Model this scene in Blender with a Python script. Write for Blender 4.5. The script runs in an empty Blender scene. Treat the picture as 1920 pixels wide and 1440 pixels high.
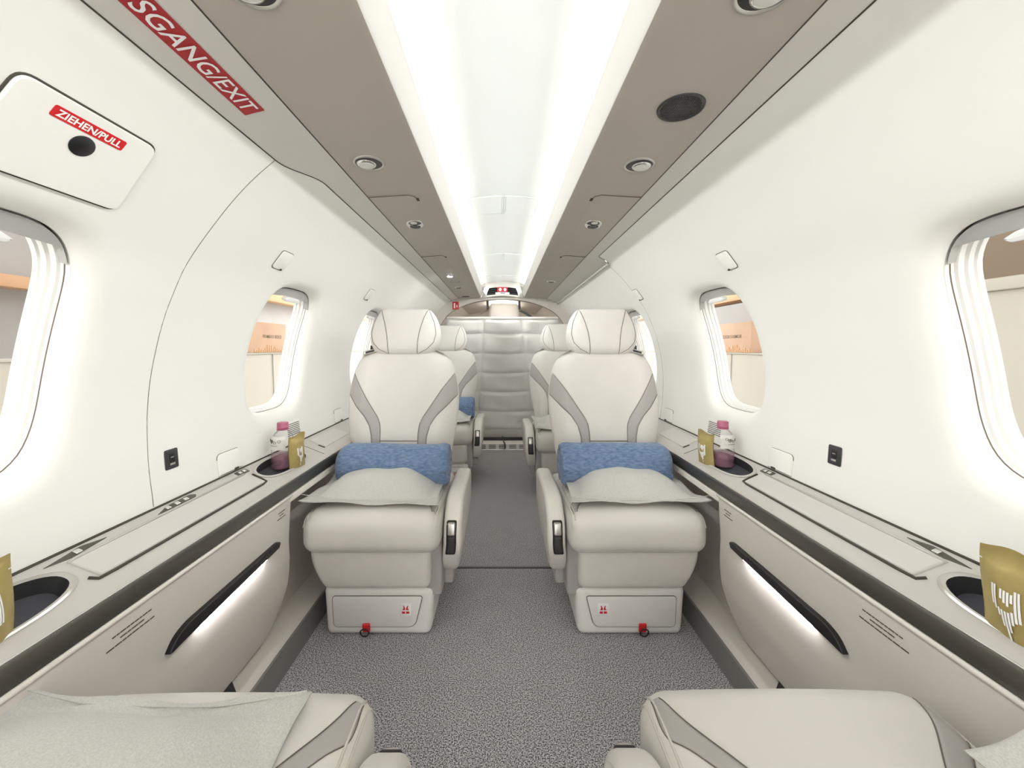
import bpy, bmesh, math, random
from math import sin, cos, pi, sqrt, atan2, radians
from mathutils import Vector, Matrix
random.seed(7)
SC = bpy.context.scene
COL = SC.collection

# ------------------------------------------------------------------ camera, world, exposure
cam_d = bpy.data.cameras.new('camera'); cam = bpy.data.objects.new('camera', cam_d); COL.objects.link(cam)
CAMX, CAMZ, FPX = -0.010, 0.930, 721.0
cam.location = (CAMX, 0, CAMZ); cam.rotation_euler = (pi/2, 0, 0)
cam_d.sensor_width = 36.0; cam_d.lens = FPX/1920*36.0
cam_d.shift_x = 20/1920; cam_d.shift_y = -70/1920
cam_d.clip_start = 0.01; cam_d.clip_end = 100
SC.camera = cam
wd = bpy.data.worlds.new('hangar_light'); SC.world = wd; wd.use_nodes = True
wd.node_tree.nodes['Background'].inputs[0].default_value = (1.0, 0.985, 0.95, 1)
wd.node_tree.nodes['Background'].inputs[1].default_value = 3.4
SC.view_settings.view_transform = 'Standard'; SC.view_settings.look = 'None'
SC.view_settings.exposure = 0.52; SC.view_settings.gamma = 1.0
SC.view_settings.use_curve_mapping = False
LED_CEILING = 60.0
LED_SLOT = 34.0

# ------------------------------------------------------------------ materials
MATS = {}
def mat(name, col, rough=0.5, metal=0.0, bump=None, noise=None, emit=None, spec=0.5, sheen=0.0, coat=0.0):
    m = bpy.data.materials.new(name); m.use_nodes = True
    nt = m.node_tree; b = nt.nodes['Principled BSDF']
    b.inputs['Base Color'].default_value = (*col, 1); b.inputs['Roughness'].default_value = rough
    b.inputs['Metallic'].default_value = metal
    b.inputs['Specular IOR Level'].default_value = spec
    if sheen: b.inputs['Sheen Weight'].default_value = sheen
    if coat: b.inputs['Coat Weight'].default_value = coat
    if emit:
        b.inputs['Emission Color'].default_value = (*emit[0], 1); b.inputs['Emission Strength'].default_value = emit[1]
    tc = nt.nodes.new('ShaderNodeTexCoord')
    if noise:   # (scale, amount, detail)
        n = nt.nodes.new('ShaderNodeTexNoise'); n.inputs['Scale'].default_value = noise[0]; n.inputs['Detail'].default_value = noise[2]
        nt.links.new(tc.outputs['Object'], n.inputs['Vector'])
        r = nt.nodes.new('ShaderNodeValToRGB'); a = noise[1]
        r.color_ramp.elements[0].position = 0.3; r.color_ramp.elements[1].position = 0.7
        r.color_ramp.elements[0].color = (*[max(0, c*(1-a)) for c in col], 1)
        r.color_ramp.elements[1].color = (*[min(1, c*(1+a)) for c in col], 1)
        nt.links.new(n.outputs['Fac'], r.inputs['Fac']); nt.links.new(r.outputs['Color'], b.inputs['Base Color'])
    if bump:    # (scale, strength, distance)
        n2 = nt.nodes.new('ShaderNodeTexNoise'); n2.inputs['Scale'].default_value = bump[0]; n2.inputs['Detail'].default_value = 3
        nt.links.new(tc.outputs['Object'], n2.inputs['Vector'])
        bp = nt.nodes.new('ShaderNodeBump'); bp.inputs['Strength'].default_value = bump[1]; bp.inputs['Distance'].default_value = bump[2]
        nt.links.new(n2.outputs['Fac'], bp.inputs['Height']); nt.links.new(bp.outputs['Normal'], b.inputs['Normal'])
    MATS[name] = m
    return m

M_wall   = mat('wall_white', (0.87, 0.86, 0.82), 0.45, bump=(900, 0.04, 0.0005))
M_strip  = mat('strip_grey', (0.68, 0.655, 0.61), 0.5)
M_soffit = mat('soffit_taupe', (0.475, 0.43, 0.38), 0.6, bump=(700, 0.08, 0.0005))
M_lip    = mat('cove_cream', (0.52, 0.50, 0.465), 0.5)
M_ceil   = mat('ceiling_white', (0.77, 0.795, 0.79), 0.5, bump=(400, 0.03, 0.0004))
M_led    = mat('led_white', (1, 1, 1), 0.5, emit=((0.97, 1.0, 0.99), LED_CEILING))
M_ledup  = mat('fill_uplight_glow', (1, 1, 1), 0.5, emit=((0.97, 1.0, 0.99), 4.0))
M_slotled= mat('slot_led', (1, 1, 1), 0.5, emit=((0.98, 0.97, 1.0), LED_SLOT))
M_cream  = mat('leather_cream', (0.79, 0.755, 0.705), 0.42, bump=(420, 0.10, 0.0006), noise=(9, 0.02, 2))
M_creamL = mat('leather_light', (0.745, 0.715, 0.67), 0.42, bump=(420, 0.10, 0.0006), noise=(9, 0.02, 2))
M_greyL  = mat('leather_grey', (0.435, 0.41, 0.395), 0.42, bump=(420, 0.10, 0.0006))
M_seam   = mat('seam_brown', (0.17, 0.14, 0.11), 0.8)
M_stitch = mat('piping_light', (0.68, 0.64, 0.58), 0.5)
M_plast  = mat('plastic_beige', (0.84, 0.815, 0.78), 0.4)
M_ledge  = mat('ledge_taupe', (0.54, 0.51, 0.48), 0.42, bump=(900, 0.05, 0.0004))
M_lid    = mat('lid_taupe', (0.60, 0.57, 0.54), 0.4, bump=(900, 0.05, 0.0004))
M_band   = mat('band_dark_metal', (0.13, 0.12, 0.105), 0.32, 0.75)
M_chrome = mat('chrome', (0.75, 0.74, 0.73), 0.12, 1.0)
M_satin  = mat('satin_metal', (0.58, 0.56, 0.53), 0.3, 0.9)
M_panel  = mat('panel_beige', (0.68, 0.63, 0.58), 0.5, bump=(500, 0.08, 0.0005))
M_rim    = mat('panel_rim', (0.80, 0.75, 0.69), 0.45)
M_recess = mat('recess_beige', (0.64, 0.59, 0.54), 0.55, bump=(500, 0.08, 0.0005))
M_kick   = mat('kick_grey', (0.21, 0.205, 0.195), 0.4)
M_dark   = mat('dark_plastic', (0.035, 0.035, 0.037), 0.4)
M_black  = mat('black_plastic', (0.010, 0.010, 0.011), 0.35)
M_gap    = mat('gap_brown', (0.06, 0.05, 0.04), 0.8)
M_cup    = mat('cup_mat', (0.055, 0.055, 0.066), 0.75, bump=(800, 0.1, 0.0004))
M_shade  = mat('shade_grey', (0.43, 0.43, 0.415), 0.35)
M_handle = mat('handle_white', (0.86, 0.86, 0.85), 0.25)
M_frame  = mat('window_frame_white', (0.82, 0.81, 0.79), 0.35)
M_red    = mat('sign_red', (0.42, 0.022, 0.028), 0.45)
M_redB   = mat('sign_red_bright', (0.62, 0.015, 0.02), 0.4)
M_white  = mat('print_white', (0.92, 0.91, 0.90), 0.5)
M_print  = mat('print_dark', (0.10, 0.085, 0.07), 0.7)
M_quilt  = mat('quilt_grey', (0.82, 0.81, 0.785), 0.8, bump=(60, 0.25, 0.004), sheen=0.2)
M_hem    = mat('hem_board', (0.56, 0.54, 0.50), 0.7)
M_gold   = mat('gold_foil', (0.40, 0.31, 0.115), 0.42, 0.25, bump=(25, 0.35, 0.004), noise=(30, 0.12, 3))
M_pink   = mat('cap_pink', (0.44, 0.115, 0.20), 0.35)
M_label  = mat('label_cream', (0.74, 0.72, 0.67), 0.5)
M_arch   = mat('arch_beige', (0.64, 0.60, 0.54), 0.55)
M_bag    = mat('baggage_wall', (0.60, 0.56, 0.51), 0.7)
M_padw   = mat('pad_white', (0.80, 0.77, 0.74), 0.6, bump=(30, 0.1, 0.003))
M_strap  = mat('strap_black', (0.02, 0.02, 0.02), 0.7)
M_orange = mat('beam_orange', (0.72, 0.43, 0.24), 0.6)
M_hgrey  = mat('hangar_grey', (0.50, 0.49, 0.485), 0.8, noise=(0.7, 0.10, 3))
M_hbrown = mat('hangar_brown', (0.33, 0.26, 0.19), 0.8)
M_hcream = mat('hangar_cream', (0.63, 0.605, 0.53), 0.6)
M_box    = mat('box_peach', (0.70, 0.47, 0.33), 0.7, noise=(3, 0.10, 3))
M_hfloor = mat('hangar_floor', (0.45, 0.44, 0.42), 0.5)

def carpet_mat():
    m = mat('carpet_grey', (0.11, 0.11, 0.12), 0.95, spec=0.1)
    nt = m.node_tree; b = nt.nodes['Principled BSDF']; tc = nt.nodes['Texture Coordinate']
    n = nt.nodes.new('ShaderNodeTexNoise'); n.inputs['Scale'].default_value = 330; n.inputs['Detail'].default_value = 5
    v = nt.nodes.new('ShaderNodeTexNoise'); v.inputs['Scale'].default_value = 14; v.inputs['Detail'].default_value = 2
    nt.links.new(tc.outputs['Object'], n.inputs['Vector']); nt.links.new(tc.outputs['Object'], v.inputs['Vector'])
    r = nt.nodes.new('ShaderNodeValToRGB'); e = r.color_ramp.elements
    e[0].position = 0.40; e[0].color = (0.075, 0.073, 0.078, 1); e[1].position = 0.62; e[1].color = (0.78, 0.76, 0.77, 1)
    nt.links.new(n.outputs['Fac'], r.inputs['Fac'])
    mx = nt.nodes.new('ShaderNodeMixRGB'); mx.blend_type = 'MULTIPLY'; mx.inputs['Fac'].default_value = 0.15
    nt.links.new(r.outputs['Color'], mx.inputs['Color1']); nt.links.new(v.outputs['Fac'], mx.inputs['Color2'])
    nt.links.new(mx.outputs['Color'], b.inputs['Base Color'])
    bp = nt.nodes.new('ShaderNodeBump'); bp.inputs['Strength'].default_value = 0.35; bp.inputs['Distance'].default_value = 0.003
    nt.links.new(n.outputs['Fac'], bp.inputs['Height']); nt.links.new(bp.outputs['Normal'], b.inputs['Normal'])
    return m
M_carpet = carpet_mat()

def weave_mat(name, dark, light, scale, rough=0.9, stretch=(1, 1, 1), bumpd=0.001):
    m = mat(name, light, rough, spec=0.2, sheen=0.25)
    nt = m.node_tree; b = nt.nodes['Principled BSDF']; tc = nt.nodes['Texture Coordinate']
    mp = nt.nodes.new('ShaderNodeMapping'); mp.inputs['Scale'].default_value = stretch
    nt.links.new(tc.outputs['Object'], mp.inputs['Vector'])
    n = nt.nodes.new('ShaderNodeTexNoise'); n.inputs['Scale'].default_value = scale; n.inputs['Detail'].default_value = 3
    nt.links.new(mp.outputs['Vector'], n.inputs['Vector'])
    w = nt.nodes.new('ShaderNodeTexWave'); w.inputs['Scale'].default_value = scale*1.2; w.wave_type = 'BANDS'; w.bands_direction = 'DIAGONAL'
    w.inputs['Distortion'].default_value = 8.0
    nt.links.new(tc.outputs['Object'], w.inputs['Vector'])
    a = nt.nodes.new('ShaderNodeMath'); a.operation = 'MULTIPLY_ADD'; a.inputs[1].default_value = 0.14
    nt.links.new(w.outputs['Fac'], a.inputs[0]); nt.links.new(n.outputs['Fac'], a.inputs[2])
    r = nt.nodes.new('ShaderNodeValToRGB'); e = r.color_ramp.elements
    e[0].position = 0.40; e[0].color = (*dark, 1); e[1].position = 0.85; e[1].color = (*light, 1)
    nt.links.new(a.outputs[0], r.inputs['Fac']); nt.links.new(r.outputs['Color'], b.inputs['Base Color'])
    bp = nt.nodes.new('ShaderNodeBump'); bp.inputs['Strength'].default_value = 0.5; bp.inputs['Distance'].default_value = bumpd
    nt.links.new(a.outputs[0], bp.inputs['Height']); nt.links.new(bp.outputs['Normal'], b.inputs['Normal'])
    return m
M_blue   = weave_mat('blanket_blue', (0.105, 0.175, 0.315), (0.26, 0.345, 0.50), 150, stretch=(0.4, 1, 1))
M_linen  = weave_mat('linen_grey', (0.56, 0.56, 0.525), (0.72, 0.72, 0.685), 480)

def glass_mat(name, tint, gloss=0.12, rough=0.03):
    m = bpy.data.materials.new(name); m.use_nodes = True; nt = m.node_tree
    for n in list(nt.nodes): nt.nodes.remove(n)
    o = nt.nodes.new('ShaderNodeOutputMaterial'); t = nt.nodes.new('ShaderNodeBsdfTransparent'); t.inputs[0].default_value = (*tint, 1)
    g = nt.nodes.new('ShaderNodeBsdfGlossy'); g.inputs['Roughness'].default_value = rough
    f = nt.nodes.new('ShaderNodeLayerWeight'); f.inputs['Blend'].default_value = gloss
    x = nt.nodes.new('ShaderNodeMixShader')
    mm = nt.nodes.new('ShaderNodeMath'); mm.operation = 'MULTIPLY'; mm.inputs[1].default_value = 0.55
    nt.links.new(f.outputs['Fresnel'], mm.inputs[0]); nt.links.new(mm.outputs[0], x.inputs[0]); nt.links.new(t.outputs[0], x.inputs[1]); nt.links.new(g.outputs[0], x.inputs[2])
    nt.links.new(x.outputs[0], o.inputs[0]); MATS[name] = m
    return m
M_pane  = glass_mat('window_glass', (0.97, 0.975, 0.97), 0.05)
M_pet   = glass_mat('bottle_plastic', (0.985, 0.98, 0.98), 0.12)
def film_mat(name, col, fac):
    m = bpy.data.materials.new(name); m.use_nodes = True; nt = m.node_tree; b = nt.nodes['Principled BSDF']
    b.inputs['Base Color'].default_value = (*col, 1); b.inputs['Roughness'].default_value = 0.2
    o = nt.nodes['Material Output']; t = nt.nodes.new('ShaderNodeBsdfTransparent'); x = nt.nodes.new('ShaderNodeMixShader'); x.inputs[0].default_value = fac
    nt.links.new(t.outputs[0], x.inputs[1]); nt.links.new(b.outputs[0], x.inputs[2]); nt.links.new(x.outputs[0], o.inputs[0])
    return m
M_water = film_mat('bottle_pink_label', (0.50, 0.24, 0.33), 0.45)
M_lens  = mat('lamp_lens', (0.72, 0.70, 0.66), 0.15)
M_lit   = mat('lamp_lit', (1, 1, 1), 0.3, emit=((1.0, 0.99, 0.96), 220.0))

# ------------------------------------------------------------------ object helpers
ORG = {}
XF = [None, False]       # active vertex transform, mirrored?
def newmesh(name, verts, faces, mats, fm=None, smooth=True, recalc=True, sharp=None):
    me = bpy.data.meshes.new(name)
    if XF[0]: verts = [XF[0](v) for v in verts]
    me.from_pydata([tuple(v) for v in verts], [], [tuple(f) for f in faces])
    if not isinstance(mats, (list, tuple)): mats = [mats]
    for m in mats: me.materials.append(m)
    if fm:
        for p, k in zip(me.polygons, fm): p.material_index = k
    if recalc:
        bm = bmesh.new(); bm.from_mesh(me)
        bmesh.ops.recalc_face_normals(bm, faces=bm.faces[:]); bm.to_mesh(me); bm.free()
    elif XF[1]:
        me.flip_normals()
    if smooth:
        for p in me.polygons: p.use_smooth = True
        if sharp: me.set_sharp_from_angle(angle=radians(sharp))
    me.update()
    return me
def obj(name, verts, faces, mats, parent=None, label=None, cat=None, group=None, kind=None, **kw):
    if parent is not None:
        og = ORG.get(parent.name, (0, 0, 0))
    elif kind == 'structure':
        og = (0, 0, 0)
    else:
        xs = [v[0] for v in verts]; ys = [v[1] for v in verts]; zs = [v[2] for v in verts]
        og = ((min(xs)+max(xs))/2, (min(ys)+max(ys))/2, min(zs))
    if og != (0, 0, 0):
        verts = [(v[0]-og[0], v[1]-og[1], v[2]-og[2]) for v in verts]
    me = newmesh(name, verts, faces, mats, **kw)
    o = bpy.data.objects.new(name, me); COL.objects.link(o)
    if parent is not None: o.parent = parent
    else: o.location = og
    ORG[o.name] = og
    tag(o, label, cat, group, kind)
    return o
def tag(o, label=None, cat=None, group=None, kind=None):
    if label: o['label'] = label
    if cat: o['category'] = cat
    if group: o['group'] = group
    if kind: o['kind'] = kind
def thing(name, label, cat, loc=(0, 0, 0), group=None, kind=None, parent=None, world=True):
    o = bpy.data.objects.new(name, None); COL.objects.link(o); o.empty_display_size = 0.05
    o.location = loc; tag(o, label, cat, group, kind)
    ORG[o.name] = tuple(loc) if world else (0, 0, 0)
    return o
def copy_tree(o, parent=None):
    c = o.copy(); COL.objects.link(c); c.parent = parent
    for ch in list(o.children): copy_tree(ch, c)
    return c

# ------------------------------------------------------------------ shape helpers: return (verts, faces)
def join(*parts):
    V, F = [], []
    for v, f in parts:
        n = len(V); V += list(v); F += [tuple(i+n for i in q) for q in f]
    return V, F
def grid(fn, nu, nv, closeu=False):
    V = [fn(i/nu, j/nv) for j in range(nv+1) for i in range(nu+1)]
    F = [(j*(nu+1)+i, j*(nu+1)+i+1, (j+1)*(nu+1)+i+1, (j+1)*(nu+1)+i) for j in range(nv) for i in range(nu)]
    return V, F
def rbox(x0, x1, y0, y1, z0, z1, r, nc=3, n=(1, 1, 1), deform=None):
    r = min(r, (x1-x0)/2*0.999, (y1-y0)/2*0.999, (z1-z0)/2*0.999)
    def lines(a0, a1, m):
        L = [a0+r-r*math.tan(pi/4*(1-i/nc)) for i in range(nc)]
        L += [a0+r+(a1-a0-2*r)*i/m for i in range(m+1)]
        L += [a1-r+r*math.tan(pi/4*((i+1)/nc)) for i in range(nc)]
        return L
    X, Y, Z = lines(x0, x1, n[0]), lines(y0, y1, n[1]), lines(z0, z1, n[2])
    idx, V, F = {}, [], []
    def vid(i, j, k):
        key = (i, j, k)
        if key not in idx:
            p = (X[i], Y[j], Z[k])
            c = (min(max(p[0], x0+r), x1-r), min(max(p[1], y0+r), y1-r), min(max(p[2], z0+r), z1-r))
            d = [p[a]-c[a] for a in range(3)]; l = sqrt(sum(q*q for q in d)) or 1
            q = tuple(c[a]+d[a]/l*r for a in range(3))
            idx[key] = len(V); V.append(deform(*q) if deform else q)
        return idx[key]
    a, b, c = len(X)-1, len(Y)-1, len(Z)-1
    for j in range(b):
        for k in range(c):
            F.append((vid(0, j, k), vid(0, j, k+1), vid(0, j+1, k+1), vid(0, j+1, k)))
            F.append((vid(a, j, k), vid(a, j+1, k), vid(a, j+1, k+1), vid(a, j, k+1)))
    for i in range(a):
        for k in range(c):
            F.append((vid(i, 0, k), vid(i+1, 0, k), vid(i+1, 0, k+1), vid(i, 0, k+1)))
            F.append((vid(i, b, k), vid(i, b, k+1), vid(i+1, b, k+1), vid(i+1, b, k)))
    for i in range(a):
        for j in range(b):
            F.append((vid(i, j, 0), vid(i, j+1, 0), vid(i+1, j+1, 0), vid(i+1, j, 0)))
            F.append((vid(i, j, c), vid(i+1, j, c), vid(i+1, j+1, c), vid(i, j+1, c)))
    return V, F
def tube(path, r, seg=6, closed=False, flat=None):
    P = [Vector(p) for p in path]; V, F = [], []; n = len(P)
    up = Vector((0.13, 0.27, 0.95))
    for i, p in enumerate(P):
        a = P[(i-1) % n] if (closed or i) else p; b = P[(i+1) % n] if (closed or i < n-1) else p
        t = (b-a); t = t.normalized() if t.length > 1e-9 else Vector((0, 1, 0))
        if abs(t.dot(up)) > 0.97: s = t.cross(Vector((1, 0, 0))).normalized()
        else: s = t.cross(up).normalized()
        u = s.cross(t)
        for k in range(seg):
            a2 = 2*pi*k/seg; V.append(tuple(p + s*(cos(a2)*r) + u*(sin(a2)*r)))
    m = n if closed else n-1
    for i in range(m):
        for k in range(seg):
            F.append((i*seg+k, i*seg+(k+1) % seg, ((i+1) % n)*seg+(k+1) % seg, ((i+1) % n)*seg+k))
    if not closed:
        F.append(tuple(range(seg))); F.append(tuple((n-1)*seg+k for k in range(seg)))
    return V, F
def lathe(prof, seg=24, c=(0, 0, 0), cap=True):
    V, F = [], []
    for r, z in prof:
        for k in range(seg): V.append((c[0]+r*cos(2*pi*k/seg), c[1]+r*sin(2*pi*k/seg), c[2]+z))
    for i in range(len(prof)-1):
        for k in range(seg):
            F.append((i*seg+k, i*seg+(k+1) % seg, (i+1)*seg+(k+1) % seg, (i+1)*seg+k))
    if cap:
        F.append(tuple(range(seg))); F.append(tuple((len(prof)-1)*seg+k for k in range(seg)))
    return V, F
def roundpoly(pts, rad, n=6):
    out = []; m = len(pts)
    for i in range(m):
        p = Vector(pts[i]).to_2d() if len(pts[i]) > 2 else Vector(pts[i]); a = Vector(pts[i-1]); b = Vector(pts[(i+1) % m])
        r = rad[i] if isinstance(rad, (list, tuple)) else rad
        da, db = (a-p), (b-p); k = min(r, da.length*0.49, db.length*0.49)
        if k < 1e-6: out.append(tuple(p)); continue
        q0, q1 = p+da.normalized()*k, p+db.normalized()*k
        for j in range(n+1):
            t = j/n; out.append(tuple(q0*(1-t)**2 + p*2*t*(1-t) + q1*t*t))
    return out
def inset(poly, d):
    m = len(poly); area = sum(poly[i-1][0]*poly[i][1]-poly[i][0]*poly[i-1][1] for i in range(m)); sg = 1 if area > 0 else -1
    out = []
    for i in range(m):
        a, p, b = Vector(poly[i-1]), Vector(poly[i]), Vector(poly[(i+1) % m])
        t = ((p-a).normalized()+(b-p).normalized())
        t = t.normalized() if t.length > 1e-9 else (b-a).normalized()
        nrm = Vector((-t.y, t.x))*sg
        out.append(tuple(p+nrm*d))
    return out
def slab(poly, h0, h1, r, mp, nr=3):
    """poly in 2D, thickness h0..h1, rounded edge r; mp(u,v,h)->3D"""
    rings = []
    for i in range(nr+1):
        a = pi/2*i/nr; rings.append((r*(1-sin(a)), h0+r*(1-cos(a))))
    for i in range(nr+1):
        a = pi/2*(1-i/nr); rings.append((r*(1-sin(a)), h1-r*(1-cos(a))))
    V, F = [], []; m = len(poly)
    for d, h in rings:
        q = inset(poly, d) if d > 1e-7 else poly
        V += [mp(u, v, h) for u, v in q]
    for i in range(len(rings)-1):
        for k in range(m):
            F.append((i*m+k, i*m+(k+1) % m, (i+1)*m+(k+1) % m, (i+1)*m+k))
    F.append(tuple(range(m))); F.append(tuple((len(rings)-1)*m+k for k in range(m)))
    return V, F
def lerp_tab(tab, x):
    if x <= tab[0][0]: return tab[0][1]
    for (a, u), (b, v) in zip(tab, tab[1:]):
        if x <= b: return u+(v-u)*(x-a)/(b-a)
    return tab[-1][1]
def smooth_tab(tab, x):
    """Catmull-Rom through table points"""
    if x <= tab[0][0]: return tab[0][1]
    if x >= tab[-1][0]: return tab[-1][1]
    for i in range(len(tab)-1):
        if x <= tab[i+1][0]:
            x0, y0 = tab[i]; x1, y1 = tab[i+1]
            m0 = (y1-tab[i-1][1])/(x1-tab[i-1][0]) if i else (y1-y0)/(x1-x0)
            m1 = (tab[i+2][1]-y0)/(tab[i+2][0]-x0) if i+2 < len(tab) else (y1-y0)/(x1-x0)
            h = x1-x0; t = (x-x0)/h
            return (2*t**3-3*t*t+1)*y0+(t**3-2*t*t+t)*h*m0+(-2*t**3+3*t*t)*y1+(t**3-t*t)*h*m1
def sstep(a, b, x):
    t = min(1, max(0, (x-a)/(b-a))); return t*t*(3-2*t)
def text_mesh(txt, size, bold=0.0, shear=0.0, spacing=1.0):
    """verts centred on (0,0), x right, y up; returns (verts, faces)"""
    cu = bpy.data.curves.new('t', 'FONT'); cu.body = txt; cu.size = size; cu.offset = bold; cu.shear = shear
    cu.space_character = spacing; cu.align_x = 'CENTER'; cu.align_y = 'CENTER'; cu.resolution_u = 3
    o = bpy.data.objects.new('t', cu); COL.objects.link(o)
    dg = bpy.context.evaluated_depsgraph_get(); me = bpy.data.meshes.new_from_object(o.evaluated_get(dg))
    V = [tuple(v.co) for v in me.vertices]; F = [tuple(p.vertices) for p in me.polygons]
    bpy.data.objects.remove(o); bpy.data.curves.remove(cu); bpy.data.meshes.remove(me)
    xs = [v[0] for v in V]; ys = [v[1] for v in V]; cx, cy = (min(xs)+max(xs))/2, (min(ys)+max(ys))/2
    return [(v[0]-cx, v[1]-cy) for v in V], F, max(xs)-min(xs), max(ys)-min(ys)
def pix(px, py, Y):
    """world point at depth Y seen at pixel (helper for measuring positions off the photograph)"""
    return (CAMX+(px-940)*Y/FPX, Y, CAMZ-(py-650)*Y/FPX)

# ------------------------------------------------------------------ fuselage side profile
WP = [(.757, .560), (.7605, .600), (.769, .666), (.7725, .735), (.772, .796), (.764, .873), (.742, .972), (.716, 1.045),
      (.682, 1.117), (.610, 1.217), (.552, 1.283), (.497, 1.332)]
def cr(P, n):
    out = []
    for i in range(len(P)-1):
        p0 = Vector(P[max(i-1, 0)]); p1 = Vector(P[i]); p2 = Vector(P[i+1]); p3 = Vector(P[min(i+2, len(P)-1)])
        for k in range(n):
            t = k/n
            out.append(0.5*((2*p1)+(p2-p0)*t+(2*p0-5*p1+4*p2-p3)*t*t+(3*p1-p0-3*p2+p3)*t**3))
    out.append(Vector(P[-1])); return out
PP = cr(WP, 8) + [Vector((.470, 1.3435)), Vector((.443, 1.353)), Vector((.400, 1.3665))]
SL = [0.0]
for a, b in zip(PP, PP[1:]): SL.append(SL[-1]+(b-a).length)
S_END = SL[-1]
def prof(s):
    s = min(max(s, 0), S_END)
    lo, hi = 0, len(SL)-1
    while hi-lo > 1:
        m = (lo+hi)//2
        if SL[m] <= s: lo = m
        else: hi = m
    t = (s-SL[lo])/(SL[hi]-SL[lo]); p = PP[lo].lerp(PP[hi], t)
    e = 0.012; return p.x, p.y
def prof_n(s):
    x0, z0 = prof(s-0.012); x1, z1 = prof(s+0.012); t = Vector((x1-x0, z1-z0)).normalized()
    return t.y, -t.x     # outward (away from the cabin)
def s_at_z(z):
    lo, hi = 0, S_END
    for _ in range(40):
        m = (lo+hi)/2
        if prof(m)[1] < z: lo = m
        else: hi = m
    return lo
def Pt(sg, s, y, out=0.0):
    x, z = prof(s); nx, nz = prof_n(s)
    return (sg*(x+nx*out), y, z+nz*out)
Y0, Y1 = -1.2, 3.52
S_KINK = s_at_z(1.332); S_R = s_at_z(1.352)
def s_top(sg, y):
    if sg < 0:   # exit hatch near the camera, wall runs higher further aft
        return S_KINK + (s_at_z(1.3465)-S_KINK)*sstep(0.83, 0.99, y)
    return S_R - (S_R-S_KINK+0.004)*sstep(1.80, 1.83, y)
WIN_Y = [0.513, 1.312, 2.11]; WIN_S = s_at_z(0.918); WA, WB, WN = 0.150, 0.205, 3.6
HA, SB0, SB1 = 0.235, 0.0, WIN_S+0.33
def win_outline(cx, sy, a=WA, b=WB, n=WN):
    t = (abs(cx)**n+abs(sy)**n)**(-1/n); return a*cx*t, b*sy*t
FLARE_D, FLARE_W = 0.030, 0.055
def build_wall(sg):
    V, F = [], []
    def add(vs, fs):
        n = len(V); V.extend(vs); F.extend([tuple(i+n for i in f) for f in fs])
    nS, nY = 28, 24
    edges = [Y0]
    for y in WIN_Y: edges += [y-HA, y+HA]
    edges.append(Y1)
    for i in range(len(edges)-1):
        a, b = edges[i], edges[i+1]; iswin = (i % 2 == 1)
        ny = nY if iswin else max(4, int((b-a)/0.05))
        add(*grid(lambda u, v: Pt(sg, SB1+(s_top(sg, a+(b-a)*u)-SB1)*v, a+(b-a)*u), ny*2 if not iswin else ny, 14))
        if not iswin:
            add(*grid(lambda u, v: Pt(sg, SB0+(SB1-SB0)*v, a+(b-a)*u), ny, nS))
        else:
            yc = WIN_Y[(i-1)//2]; per = []
            for k in range(nY): per.append((-HA+2*HA*k/nY, SB0-WIN_S))
            for k in range(nS): per.append((HA, SB0-WIN_S+(SB1-SB0)*k/nS))
            for k in range(nY): per.append((HA-2*HA*k/nY, SB1-WIN_S))
            for k in range(nS): per.append((-HA, SB1-WIN_S-(SB1-SB0)*k/nS))
            m = len(per); fr = [1, .8, .6, .45, .33, .24, .17, .11, .07, .04, .018, 0]
            vs = []
            for f in fr:
                for (py, ps) in per:
                    hb = (SB1-WIN_S) if ps > 0 else (WIN_S-SB0)
                    oy, os = win_outline(py/HA, ps/hb)
                    qy, qs = oy+(py-oy)*f, os+(ps-os)*f
                    d = sqrt((qy-oy)**2+(qs-os)**2)
                    k = max(0, 1-d/FLARE_W); out = FLARE_D*k*k*k if f < 1 else 0
                    vs.append(Pt(sg, WIN_S+qs, yc+qy, out))
            fs = [(r*m+k, r*m+(k+1) % m, (r+1)*m+(k+1) % m, (r+1)*m+k) for r in range(len(fr)-1) for k in range(m)]
            add(vs, fs)
    return V, F
def weld(me, d=1e-5):
    bm = bmesh.new(); bm.from_mesh(me); bmesh.ops.remove_doubles(bm, verts=bm.verts[:], dist=d)
    bmesh.ops.recalc_face_normals(bm, faces=bm.faces[:]); bm.to_mesh(me); bm.free()
    for p in me.polygons: p.use_smooth = True
def along(sg, pts, r, mat_, name, parent, out=0.0):
    """seam tube following (s,y) points on the wall surface"""
    return obj(name, *tube([Pt(sg, s, y, out) for s, y in pts], r, 5), mat_, parent)
WALLS = {}
for sg, nm in ((-1, 'left'), (1, 'right')):
    w = obj('wall_'+nm, *build_wall(sg), M_wall, kind='structure', recalc=False); weld(w.data)
    w['label'] = 'curved off-white cabin side wall on the '+nm
    WALLS[sg] = w
    ys = [Y0+(Y1-Y0)*i/720 for i in range(721)]
    along(sg, [(s_top(sg, y), y) for y in ys], 0.0016, M_gap, 'panel_seam', w, 0.0003)
    st = obj('trim_1' if sg < 0 else 'trim_2', *grid(lambda u, v: Pt(sg, s_top(sg, Y0+(Y1-Y0)*u)*(1-v)+S_END*v, Y0+(Y1-Y0)*u), 180, 6), M_strip, kind='structure')
    st['label'] = 'pale grey cornice strip between wall and ceiling on the '+nm
    along(sg, [(S_END, Y0), (S_END, Y1)], 0.0014, M_gap, 'cornice_seam', st, 0.0003)
# exit hatch seam on the left, door seam on the right
along(-1, [(s_at_z(.585)+(S_KINK-s_at_z(.585))*i/60, 0.828) for i in range(61)], 0.0012, M_seam, 'hatch_seam', WALLS[-1], 0.0006)
along(1, [(s_at_z(.585)+(S_KINK-s_at_z(.585))*i/60, 1.86) for i in range(61)], 0.0012, M_seam, 'door_seam', WALLS[1], 0.0006)
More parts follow.
